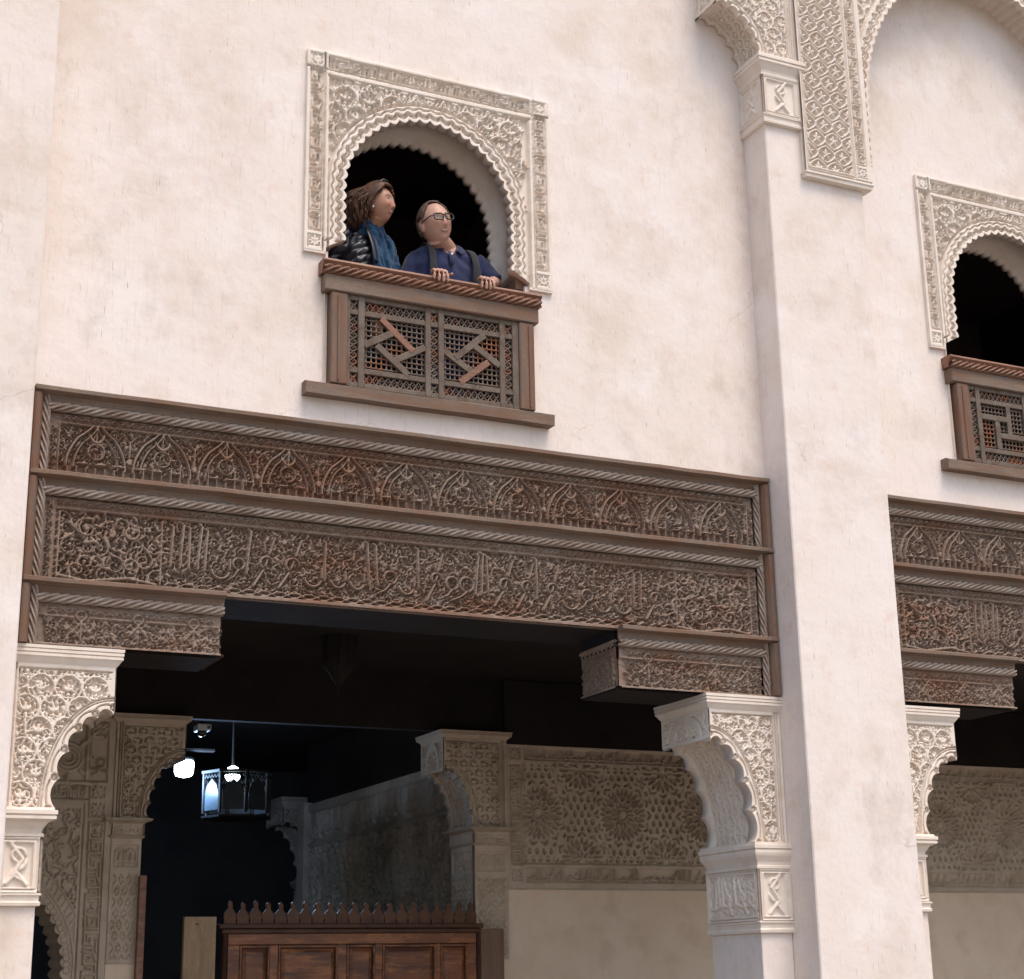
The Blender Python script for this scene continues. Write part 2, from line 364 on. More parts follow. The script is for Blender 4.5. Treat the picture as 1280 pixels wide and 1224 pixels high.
GLY = [
 [[(.06,.08),(.94,.08)],[(.06,.08),(.06,.92),(.42,.92)],[(.26,.30),(.26,.72),(.5,.45),(.74,.72),(.74,.30)],[(.94,.08),(.94,.92),(.6,.92)]],
 [[(.06,.92),(.94,.92)],[(.10,.92),(.10,.28),(.50,.28),(.50,.62),(.30,.62)],[(.70,.92),(.70,.15)],[(.92,.92),(.92,.10),(.78,.10)],[(.12,.08),(.55,.08)]],
 [[(.06,.10),(.5,.10),(.5,.5),(.2,.5),(.2,.88),(.9,.88)],[(.72,.10),(.72,.62)],[(.92,.08),(.92,.66),(.62,.66)],[(.06,.3),(.30,.3)]],
 [[(.08,.9),(.45,.9),(.45,.15),(.9,.15),(.9,.55),(.66,.55),(.66,.36)],[(.08,.08),(.08,.66),(.28,.66),(.28,.3)],[(.62,.9),(.94,.72)]],
]
def kufic(c, x0, z0, x1, z1, n, w, seed, vertical=False, frame=True):
    """row of square letter-like cartouches"""
    rg = random.Random(seed)
    for k in range(n):
        g = GLY[(k+seed) % 4] if seed < 50 else rg.choice(GLY); fl = rg.random() < .4
        for st in g:
            pts = []
            for a, b in st:
                if fl: a = 1-a
                if vertical: pts.append((x0+(x1-x0)*b, z1-(z1-z0)*(k+a)/n))
                else: pts.append((x0+(x1-x0)*(k+a)/n, z0+(z1-z0)*b))
            c.line(pts, w)
def xrosette(c, x0, z0, x1, z1, w):
    cx, cz = (x0+x1)/2, (z0+z1)/2; r = min(x1-x0, z1-z0)/2
    c.line([(x0, z0), (x1, z0), (x1, z1), (x0, z1)], w, close=True)
    for k in range(4):
        a = PI/4+k*PI/2
        c.leaf((cx+r*.15*math.cos(a), cz+r*.15*math.sin(a)), a, r*1.05, w*2.1)
        c.seg((cx+.62*r*math.cos(k*PI/2), cz+.62*r*math.sin(k*PI/2)), (cx+.7*r*math.cos(k*PI/2), cz+.7*r*math.sin(k*PI/2)), w*.8, w*.8)
def sebka(c, x0, z0, x1, z1, W, Lz, w, star=5):
    """staggered net of pointed ovals, a flower in each"""
    n = 16
    for j in range(-1, int((z1-z0)/(Lz/2))+3):
        for k in range(-1, int((x1-x0)/W)+3):
            cx = x0+k*W+(W/2 if j % 2 == 0 else 0); cz = z0+j*Lz/2
            for sg in (-1, 1):
                c.line([(cx+sg*W*.5*math.sin(PI*i/n)**.85, cz+Lz*.56*(i/n-.5)) for i in range(n+1)], w)
            for q in range(star):
                a = PI/2+2*PI*q/star
                c.leaf((cx+.02*W*math.cos(a), cz+.02*W*math.sin(a)), a, W*.33, w*1.25)
def star_rosette(c, cx, cz, R, n, w):
    """interlaced star: solid disc with rings of cut petals"""
    pt = lambda r, a: (cx+r*R*math.cos(a), cz+r*R*math.sin(a))
    c.seg((cx, cz), (cx, cz), R*1.02, R*1.02)
    c.arc((cx, cz), R*.15, 0, 2*PI, w*.9, cut=True)
    for k in range(n):
        a = 2*PI*k/n; d = PI/n
        c.leaf(pt(.20, a), a, R*.20, R*.075, cut=True)
        c.leaf(pt(.42, a+d), a+d, R*.34, R*.17, cut=True); c.leaf(pt(.50, a+d), a+d, R*.16, R*.05)
        c.leaf(pt(.60, a), a, R*.20, R*.09, cut=True)
        c.line([pt(.86, a-d*.55), pt(.95, a), pt(.86, a+d*.55)], w*.9, cut=True)
def script(c, x0, z0, x1, z1, w, seed, moat=0.0, baseline=True):
    """cursive letter-like strokes standing on a baseline"""
    class K:                                   # each stroke first clears a moat round itself
        line = staticmethod(lambda pts, a, b=None: ((c.line(pts, a*moat, (b or a)*moat, cut=True) if moat else None), c.line(pts, a, b)))
        arc = staticmethod(lambda ce, r, a0, a1, a, b=None: ((c.arc(ce, r, a0, a1, a*moat, cut=True) if moat else None), c.arc(ce, r, a0, a1, a, b)))
        leaf = staticmethod(c.leaf)
    rg = random.Random(seed); x = x0+.01; H = z1-z0; base = z0+H*.24
    while x < x1-.03:
        kind = rg.random()
        if kind < .42:
            top = z1-H*rg.uniform(.02, .12); l = rg.uniform(-.012, .02)
            K.line([(x, base), (x+l*.3, base+H*.3), (x+l, top)], w*.9, w*1.25); K.leaf((x+l, top), PI*.8, w*2.2, w*1.2)
            x += rg.uniform(.030, .05)
        elif kind < .62:
            r = H*rg.uniform(.12, .17); K.arc((x+r, base+r*.3), r, PI*1.05, PI*2.1, w*1.2, w*.7); K.line([(x+2*r, base+r*.3), (x+2*r, base+r*1.4)], w)
            x += 2*r+rg.uniform(.012, .03)
        elif kind < .80:
            r = H*rg.uniform(.09, .13); K.arc((x+r, base+H*.16), r, 0, 2*PI, w); K.line([(x+r, base+H*.16-r), (x+r*.2, base-H*.06), (x-r*1.2, base-H*.14)], w, w*.6)
            x += 2*r+rg.uniform(.01, .02)
        else:
            r = H*rg.uniform(.3, .42)
            K.line([(x, z0+H*.06), (x+r*.5, z0+H*.36), (x+r, z1-H*.1)], w*1.2, w*.8); K.arc((x+r*.6, base+H*.22), r*.3, 0, PI*1.3, w)
            x += r+rg.uniform(.015, .03)
    if not baseline: return
    n = int((x1-x0)/.03)
    K.line([(x0+(x1-x0)*i/n, base+H*.03*math.sin(i*1.3)+H*.03*math.sin(i*.37+seed)) for i in range(n+1)], w*.8)
def dashes(c, x0, z0, x1, z1, w, n, seed=0):
    """small beads and dashes of the narrow border strips (long side decides the direction)"""
    hz = (x1-x0) > (z1-z0); rg = random.Random(seed)
    for k in range(n):
        t0, t1 = (k+.12)/n, (k+.78)/n
        f = (lambda t, s_: (x0+(x1-x0)*t, z0+(z1-z0)*s_)) if hz else (lambda t, s_: (x0+(x1-x0)*s_, z0+(z1-z0)*t))
        if k % 2: c.line([f(t0, .3), f((t0+t1)/2, .75), f(t1, .3)], w); c.seg(f((t0+t1)/2, .2), f((t0+t1)/2, .2), w*.6, w*.6)
        else: c.line([f(t0, .8), f(t1, .8)], w); c.line([f(t0, .25), f((t0+t1)/2, .5), f(t1, .25)], w)
# ================================================================== setting
def at(px, py, y):
    """pixel of the photograph -> (x, z) where its ray meets the plane at depth y"""
    d = _fw*F_PX+_r2*(px-640)-_u2*(py-612); t = (y-CAM[1])/d[1]; q = CAM+d*t
    return float(q[0]), float(q[2])
g = MB().raw([(-60,-60,0),(60,-60,0),(60,60,0),(-60,60,0)], [(0,1,2,3)]).build('ground', M['ground'])
tag(g, 'worn tiled floor of the courtyard', kind='structure')
DX2 = 5.09                                    # bay to bay
WX, WZ = 4.275, .09                            # window to window
# ------------------------------------------------------------------ plaster walls
def bay_wall(x0, x1, ox, oz, label):
    t = thing('plaster_wall', label, 'wall', ((x0+x1)/2, 0, 4.44))
    wl, wr, zt = 2.70+ox, 4.06+ox, 6.60+oz
    jl, jr = 2.776+ox, 3.975+ox
    b = MB()
    b.box(x0, wl, 0, .32, 4.44, 9.2); b.box(wr, x1, 0, .32, 4.44, 9.2); b.box(wl, wr, 0, .32, zt, 9.2)
    b.box(wl, wr, 0, .32, 4.44, 4.64+oz); b.box(wl, jl, 0, .32, 4.64+oz, 5.445+oz); b.box(jr, wr, 0, .32, 4.64+oz, 5.445+oz)
    b.build('wall_face', M['plaster'], t)
    return t
bay_wall(1.20, 5.60, 0, 0, 'stained cream plaster wall around the window where two people stand')
bay_wall(6.20, 10.7, WX, WZ, 'cream plaster wall around the empty arched window beyond the pilaster')
def pilaster(x0, x1, label):
    t = thing('pilaster', label, 'pilaster', ((x0+x1)/2, -.12, 0))
    box('shaft', x0, x1, -.24, .06, 0, 9.2, M['plaster'], t, .007)
    box('pier', x0-.0, x1+.03, .06, .52, 0, 4.44, M['plaster_in'], t)
    return t
pilaster(.30, 1.228, 'flat plaster pilaster edge where the long carved lintel begins')
PIL = pilaster(5.556, 6.28, 'tall plain plaster pilaster between the two carved lintels')
box('pier', .30, 1.262, .07, .52, 0, 4.43, M['plaster_in'], None).name = 'corner_pier'
tag(bpy.data.objects['corner_pier'], 'plaster pier behind the pilaster beside the carved arch wall', kind='structure')
# ------------------------------------------------------------------ carved wooden lintel
def moulding(t, x0, x1, ztop, seed, y=0.0, rope_=True, e0=.07, e1=.07):
    mo = sweep('moulding', [(.0,-.072),(.010,-.070),(.012,-.050),(.020,-.036),(.046,-.028),(.058,-.024),(.062,-.022),(.062,-.004),(.058,0),(0,0)],
          (x0, y, ztop), (x1, y, ztop), (0,-1,0), M['wood_h'], t, nseg=max(2, int((x1-x0)/.18)), wob=.0016, seed=seed)
    if rope_: rope('rope_moulding', (x0+e0, y-.006, ztop-.090), (x1-e1, y-.006, ztop-.090), .023, M['rope_wood'], mo)
    return mo
def side_moulding(t, x, s, z0, z1, y=0.0):
    """upright frame strip; s=+1 on the left edge, -1 on the right"""
    v = [(0,0),(.0,.052),(.010,.056),(.030,.052),(.042,.032),(.046,.014),(.046,0)]
    rings = [[(x+s*a, y-b, z) for a, b in v] for z in (z0, z1)]
    mo = MB().loft(rings).build('upright_moulding', M['wood_v'], t)
    rope('rope_moulding', (x+s*.066, y-.006, z1), (x+s*.066, y-.006, z0), .020, M['rope_wood'], mo, hand=1)
def ogee(cx, z0, z1, wd):
    pts = []
    for i in range(13):
        u = i/12
        x = wd/2*((1-.40*(u/.6)**2.0) if u < .6 else .60*(1-(u-.6)/.4)**1.7+.0)
        pts.append((x, z0+(z1-z0)*u))
    L_ = [(cx-a, b) for a, b in pts]; R_ = [(cx+a, b) for a, b in pts]
    return L_+R_[::-1]
def lintel_boards(t, X0, X1, c0, c1):
    a, b = X0+.085, X1-.085
    box('backing_board', a-.02, b+.02, .031, .054, 3.471, 4.43, M['wood'], t)
    # first tier
    z0, z1 = 4.012, 4.340
    c = Cv(a, z0, b, z1, .0038)
    curls(c, a+.06, z0+.07, b-.06, z1-.06, .008, .022, .0066, 5, tries=9000, h=.78, gap=1.6)
    n = 12; p = (b-a-.14)/n
    for k in range(n):
        cx = a+.07+p*(k+.5)
        for sc, ww in ((1.0, .012), (.74, .009)):
            c.line(ogee(cx, z0+.05, z0+.05+(.262)*sc**.6, p*.88*sc), ww*1.9, cut=True); c.line(ogee(cx, z0+.05, z0+.05+(.262)*sc**.6, p*.88*sc), ww)
        c.arc((cx, z0+.135), .040, 0, 2*PI, .009); c.line([(cx, z0+.175), (cx, z0+.262)], .009)
        c.leaf((cx, z0+.18), PI*.15, .07, .016, 1.2); c.leaf((cx, z0+.18), PI*.85, .07, .016, -1.2)
        for q in range(7):
            x = cx-p*.42+p*.84*q/6; c.line([(x, z0+.018), (x, z0+.05+.03*((q*k) % 3))], .009)
            if q < 6 and (q+k) % 2: c.line([(x, z0+.05+.02), (x+p*.14, z0+.05+.02)], .008)
        xr = cx+p/2; c.line([(xr, z0+.12), (xr, z0+.20), (xr-.03, z0+.235)], .009); c.line([(xr, z0+.20), (xr+.03, z0+.235)], .009); c.seg((xr, z0+.1), (xr, z0+.1), .016, .016)
    c.rect(a, z1-.062, b, z1, 0.35); dashes(c, a+.06, z1-.045, b-.06, z1-.012, .010, 84); c.line([(a+.055, z1-.060), (b-.055, z1-.060)], .009)
    for xa, xb in ((a, a+.055), (b-.055, b)):
        c.rect(xa, z0, xb, z1-.03, .35); dashes(c, xa+.012, z0+.01, xb-.012, z1-.07, .009, 7); c.line([(xa+(.05 if xa == a else .004), z0), (xa+(.05 if xa == a else .004), z1-.06)], .009)
    c.rect(a, z0, b, z0+.012, 1.0)
    relief('carved_board', c, .040, M['wood'], t, y=.030)['label'] = 'upper carved board with pointed arches'
    # second tier: inscription
    z0, z1 = 3.470, 3.905
    c = Cv(a, z0, b, z1, .0038)
    curls(c, a+.07, z0+.03, b-.07, z1-.07, .010, .026, .0072, 17, tries=9500, h=.74, gap=1.55)
    curls(c, a+.07, z0+.05, a+.60, z1-.10, .022, .048, .0105, 77, tries=400, gap=1.7, h=.9); curls(c, b-.60, z0+.05, b-.07, z1-.10, .022, .048, .0105, 78, tries=400, gap=1.7, h=.9)
    script(c, a+.62, z0+.05, b-.62, z1-.075, .0125, 14, 1.6, False)
    for e0, e1 in ((a+.08, a+.56), (b-.56, b-.08)):
        m_ = (e0+e1)/2; zc = (z0+z1)/2-.02
        for k in range(4):
            an = PI/4+k*PI/2; c.leaf((m_+.05*math.cos(an+.6), zc+.05*math.sin(an+.6)), an, .06, .020, 1.6); c.spiral((m_+.15*math.cos(an), zc+.12*math.sin(an)), .045, an, 1.2, 1 if k % 2 else -1, .012)
        for sx in (e0-.005, e1+.02): c.line([(sx, z0+.03), (sx, z1-.08)], .012)
        c.line([(e0, z0+.04), (m_-.1, z0+.02), (m_+.1, z0+.05), (e1, z0+.03)], .016)
    nb = 110
    for ph in (0, PI):
        c.line([(a+.6+(b-a-1.2)*i/nb, z0+.032+.014*math.sin(i*1.05+ph)) for i in range(nb+1)], .0095)
    c.rect(a, z1-.062, b, z1, .4); dashes(c, a+.06, z1-.045, b-.06, z1-.012, .008, 110, 3); c.line([(a+.06, z1-.062), (b-.06, z1-.062)], .010)
    for xa, xb in ((a, a+.06), (b-.06, b)):
        c.rect(xa, z0, xb, z1, .4); dashes(c, xa+.012, z0+.02, xb-.012, z1-.02, .009, 9)
    c.rect(a, z0, b, z0+.014, 1.0)
    relief('carved_board', c, .042, M['wood'], t, y=.030)['label'] = 'deep carved board with flowing inscription'
def corbel(t, x0, x1, zb, sgn):
    """third tier beam end; sgn=+1 ends towards +x"""
    c_ = box('corbel_beam', x0, x1, .045, .44, zb, 3.4695, M['dark_wood'], t)
    a, b = (x0+.085, x1-.006) if sgn > 0 else (x0+.006, x1-.085)
    z0, z1 = zb+.006, 3.372
    def draw(c, a, b):
        curls(c, a+.05, z0+.015, b-.02, z1-.075, .008, .022, .0068, 31, tries=2400, h=.85, gap=1.6)
        c.rect(a, z1-.062, b, z1, .35); dashes(c, a+.05, z1-.05, b-.03, z1-.02, .009, max(2, int((b-a)*21)), 2); c.line([(a+.04, z1-.064), (b-.02, z1-.064)], .012)
        n = max(1, int((b-a)/.225))
        for k in range(n):
            x = a+.07+(b-a-.07)*(k+.5)/n
            c.arc((x, z1-.055), .026, 0, 2*PI, .020, cut=True); c.arc((x, z1-.055), .024, 0, 2*PI, .011); c.line([(x-.045, z1-.14), (x, z1-.085), (x+.045, z1-.14)], .010); c.line([(x, z1-.09), (x, z0+.03)], .010)
        c.rect(a, z0, b, z0+.010, 1)
    c = Cv(a, z0, b, z1, .0042); draw(c, a, b)
    relief('carved_face', c, .030, M['wood'], c_, y=.020)
    d = Cv(.02, z0, .43, z1, .005); draw(d, .02, .43)
    if sgn > 0: relief('carved_end', d, .018, M['wood'], c_, place=lambda X, Z, h: (x1+.0+h, X, Z), flip=False)
    else: relief('carved_end', d, .018, M['wood'], c_, place=lambda X, Z, h: (x0-h, X, Z), flip=True)
    xx0, xx1 = (x0, x1+.004) if sgn > 0 else (x0-.004, x1)
    moulding(c_, xx0, xx1, 3.484, 3, e0=.07 if sgn > 0 else .0, e1=.0 if sgn > 0 else .07)
    rope('rope_moulding', ((x1+.0, .03, 3.394) if sgn > 0 else (x0, .43, 3.394)), ((x1, .43, 3.394) if sgn > 0 else (x0, .03, 3.394)), .021, M['rope_wood'], c_, out=(sgn, 0, 0))
def lintel(label):
    X0, X1 = 1.262, 5.545
    t = thing('carved_lintel', label, 'lintel', ((X0+X1)/2, .2, 3.47))
    box('beam', X0, X1, .055, .52, 3.4705, 4.440, M['dark_wood'], t)
    lintel_boards(t, X0, X1, 2.25, 4.51)
    moulding(t, X0, X1, 4.446, 1); moulding(t, X0, X1, 4.016, 2)
    for z0, z1 in ((4.018, 4.41), (3.486, 3.98)):
        side_moulding(t, X0, 1, z0, z1); side_moulding(t, X1, -1, z0, z1)
    side_moulding(t, X0, 1, 3.165, 3.45); side_moulding(t, X1, -1, 3.145, 3.45)
    corbel(t, X0, 2.25, 3.162, 1); corbel(t, 4.51, X1, 3.135, -1)
    return t
LIN = lintel('carved weathered cedar lintel under the balcony with two people')
lin2 = copy_tree(LIN, (DX2, 0, 0)); lin2['label'] = 'carved weathered cedar lintel beyond the plain pilaster'
for o in (LIN, lin2): o['group'] = 'carved lintels over the courtyard bays'
# ------------------------------------------------------------------ arched window with carved stucco surround
AX, AZ, AR = 3.375, 5.84, .52
def arch_path(zlo, n_leg, n_arc, inset=0.0, scal=True, flare=True):
    P = []; tot = PI*AR+2*(AZ-5.50); pitch = tot/36
    def off(l): return (-.020*abs(math.sin(PI*l/pitch))+.004) if scal else inset
    def legx(z):
        if flare and z < 5.52: return .62+0*z if z < 5.46 else .62-.10*(z-5.46)/.06
        return AR
    l = 0
    for i in range(n_leg):
        z = zlo+(AZ-zlo)*i/n_leg; l = z-5.50
        r = legx(z)+(off(l) if z > 5.52 else (inset if not scal else 0)); P.append((AX-r, z, PI))
    for i in range(n_arc+1):
        a = PI-PI*i/n_arc; l = (AZ-5.50)+AR*(PI-a); r = AR+off(l); P.append((AX+r*math.cos(a), AZ+r*math.sin(a), a))
    for i in range(n_leg-1, -1, -1):
        z = zlo+(AZ-zlo)*i/n_leg; l = (AZ-5.50)*1+PI*AR+(AZ-z)
        r = legx(z)+(off(l) if z > 5.52 else (inset if not scal else 0)); P.append((AX+r, z, 0))
    return np.array(P)
def window(label):
    t = thing('arched_window', label, 'window', (AX, 0, 5.43))
    X0, X1, Z0, Z1 = 2.630, 4.146, 5.432, 6.662
    c = Cv(X0-.01, Z0-.01, X1+.01, Z1+.01, .0036)
    X, Z = c.grid()
    R = np.hypot(X-AX, np.maximum(Z-AZ, 0)); 
    vine(c, 2.86, 5.95, AX, 6.52, .070, .0095); curls(c, 2.79, 5.85, AX+.05, 6.53, .014, .034, .0082, 23, tries=2600, gap=1.75, h=.92)
    c.H[:, X[0] > AX] = c.at(2*AX-X, Z)[:, X[0] > AX]        # mirror the spandrel
    # scalloped band
    band = np.clip((AR+.088-R)/.004, 0, 1); c.H = np.maximum(c.H*(R > AR+.1), band)
    c.H = np.where((R > AR+.088) & (R < AR+.100), 0, c.H)
    bx0, bx1, bz1 = X0+.125, X1-.125, Z1-.135
    out = (X < bx0+.012) | (X > bx1-.012) | (Z > bz1-.012)
    c.H = np.where(out, 1.0, c.H)
    c.H = np.where(out & ~((X < bx0) | (X > bx1) | (Z > bz1)) & ((abs(X-bx0-.012) < .004) | (abs(X-bx1+.012) < .004) | (abs(Z-bz1+.012) < .004)), .3, c.H)
    pitch = (PI*AR+2*(AZ-5.50))/36
    for k in range(36):
        l = (k+.5)*pitch
        for rr in (.026, .041):
            pts = []
            for q in range(9):
                u = -1+2*q/8; ll = l+u*pitch*.42; d = -.014+rr+.016*(1-u*u)*-1+.016
                h_ = AZ-5.50
                if ll < h_: pts.append((AX-AR-d, 5.50+ll))
                elif ll < h_+PI*AR:
                    a = PI-(ll-h_)/AR; pts.append((AX+(AR+d)*math.cos(a), AZ+(AR+d)*math.sin(a)))
                else: pts.append((AX+AR+d, AZ-(ll-h_-PI*AR)))
            c.line(pts, .0085, cut=True)
    wv = arch_path(5.50, 40, 200, scal=False)
    pts = []
    for i, (px, pz, a) in enumerate(wv):
        d = .066+.006*math.cos(2*PI*i/len(wv)*36); pts.append((px+d*math.cos(a), pz+d*math.sin(a)))
    c.line(pts, .006, cut=True)
    # letter border: sunk strip with raised letters, X-rosettes in the corners
    s0, s1 = .024, .096
    cs = .085
    def strip(x0, z0, x1, z1, n, vert, seed):
        c.rect(x0, z0, x1, z1, 0); kufic(c, x0+.004, z0+.004, x1-.004, z1-.004, n, .0095, seed, vert)
    strip(X0+s0+cs+.02, Z1-s1, X1-s0-cs-.02, Z1-s0, 10, False, 1)
    strip(X0+s0, Z0+.03+cs, X0+s1, Z1-s0-cs-.015, 8, True, 2); strip(X1-s1, Z0+.03+cs, X1-s0, Z1-s0-cs-.015, 8, True, 3)
    for xa in (X0+s0, X1-s1):
        for za in (Z0+.018, Z1-s1):
            c.rect(xa, za, xa+s1-s0, za+s1-s0, 0); xrosette(c, xa+.004, za+.004, xa+s1-s0-.004, za+s1-s0-.004, .010)
    for x_ in (X0+.108, X1-.108): c.line([(x_, Z0), (x_, Z1)], .006, cut=True)
    c.line([(X0, Z1-.110), (X1, Z1-.110)], .006, cut=True)
    I = arch_path(Z0, 120, 620)
    O = []
    for x, z, a in I:
        if a == PI and z < AZ: O.append((X0, z)); continue
        if a == 0 and z < AZ: O.append((X1, z)); continue
        dx, dz = math.cos(a), math.sin(a); ts = []
        if dx > 1e-6: ts.append((X1-AX)/dx)
        if dx < -1e-6: ts.append((X0-AX)/dx)
        if dz > 1e-6: ts.append((Z1-AZ)/dz)
        k = min(ts); O.append((AX+dx*k, AZ+dz*k))
    O = np.array(O); I2 = I[:, :2]; n = 78
    # denser samples along the outer edge where the fan opens
    rows = [I2+(O-I2)*u for u in np.linspace(0, 1, n+1)]
    A = np.stack(rows, 0); h = c.at(A[..., 0], A[..., 1])*.034
    G = np.stack([A[..., 0], .010-h, A[..., 1]], -1)
    lip = G[-1:].copy(); lip[..., 1] = .012
    bot = None
    G = np.concatenate([G, lip], 0)
    sheet('carved_surround', G, M['stucco'], t)
    # closing ledge under the two feet of the surround
    for xa, xb in ((X0, AX-.62), (AX+.62, X1)): box('surround_foot', xa, xb, -.022, .003, Z0-.012, Z0+.001, M['stucco'], t)
    # reveal: scalloped outer lip, plain barrel, scalloped inner lip, inner wall face
    sc = arch_path(4.70, 90, 420); sm = arch_path(4.70, 90, 420, inset=.022, scal=False)
    ot = np.array([(2.66 if x < AX-.3 and a > 2.3 else (4.10 if a < .84 else x), max(z, min(6.62, AZ+.78*math.sin(a)/max(.02, 1)*1.0)) if .0 < a < PI else z) for x, z, a in sc])
    ot[:, 0] = np.where(sc[:, 2] == PI, 2.66, np.where(sc[:, 2] == 0, 4.10, AX+.72*np.cos(sc[:, 2])/np.maximum(abs(np.cos(sc[:, 2])), abs(np.sin(sc[:, 2])))))
    ot[:, 1] = np.where((sc[:, 2] == PI) | (sc[:, 2] == 0), sc[:, 1], AZ+.78*np.sin(sc[:, 2])/np.maximum(abs(np.cos(sc[:, 2])), abs(np.sin(sc[:, 2]))))
    rows = [(sc, -.021), (sc, .045), (sm, .047), (sm, .265), (sc, .267), (sc, .322)]
    G = np.stack([np.stack([p[:, 0], np.full(len(p), y), p[:, 1]], -1) for p, y in rows]+[np.stack([ot[:, 0], np.full(len(ot), .324), ot[:, 1]], -1)], 0)
    sheet('reveal', G, M['stucco'], t)
    b = MB(); b.box(3.915, 3.990, .02, .30, 5.20, 5.425); b.build('sill_board', M['wood_v'], t, bevel=.003)
    b = MB(); b.box(3.925, 3.994, .02, .30, 5.428, 5.505); b.build('sill_board', M['wood_v'], t, bevel=.003)
    return t
WIN = window('arched window with scalloped carved stucco surround where two people lean out')
win2 = copy_tree(WIN, (WX, 0, WZ)); win2['label'] = 'arched window with scalloped stucco surround and nobody in it'
for o in (WIN, win2): o['group'] = 'arched upper windows'
# ------------------------------------------------------------------ wooden balustrade
def lattice(name, x0, z0, x1, z1, pitch, y, mat, parent, diag=False, seed=0):
    b = MB(); rg = random.Random(seed)
    nx = max(1, round((x1-x0)/pitch)); nz = max(1, round((z1-z0)/pitch)); px, pz = (x1-x0)/nx, (z1-z0)/nz
    for i in range(nx):
        x = x0+px*(i+.5); b.box(x-.0032, x+.0032, y-.003, y+.003, z0, z1)
    for j in range(nz):
        z = z0+pz*(j+.5); b.box(x0, x1, y-.0042, y+.0018, z-.0032, z+.0032)
    for i in range(nx):
        for j in range(nz): b.octa((x0+px*(i+.5), y-.002, z0+pz*(j+.5)), (pitch*.40, .008, pitch*.40))
    return b.build(name, mat, parent)
def lattice_x(name, x0, z0, x1, z1, y, mat, parent):
    """narrow strip: a chain of crossed sticks"""
    b = MB(); hz = (x1-x0) > (z1-z0); L_ = max(x1-x0, z1-z0); n = max(1, round(L_/.036))
    for k in range(n):
        if hz: a0, a1, c0, c1 = x0+L_*k/n, x0+L_*(k+1)/n, z0, z1; b.bar((a0, y, c0), (a1, y, c1), .0075, .007); b.bar((a0, y+.004, c1), (a1, y+.004, c0), .0075, .007)
        else: a0, a1, c0, c1 = z0+L_*k/n, z0+L_*(k+1)/n, x0, x1; b.bar((c0, y, a0), (c1, y, a1), .0075, .007); b.bar((c1, y+.004, a0), (c0, y+.004, a1), .0075, .007)
        cc = ((a0+a1)/2, y, (c0+c1)/2) if hz else ((c0+c1)/2, y, (a0+a1)/2)
        b.octa(cc, (.0095, .008, .0095)); e = (a0, y, (c0+c1)/2) if hz else ((c0+c1)/2, y, a0); b.octa(e, (.007, .006, .007))
    return b.build(name, mat, parent)
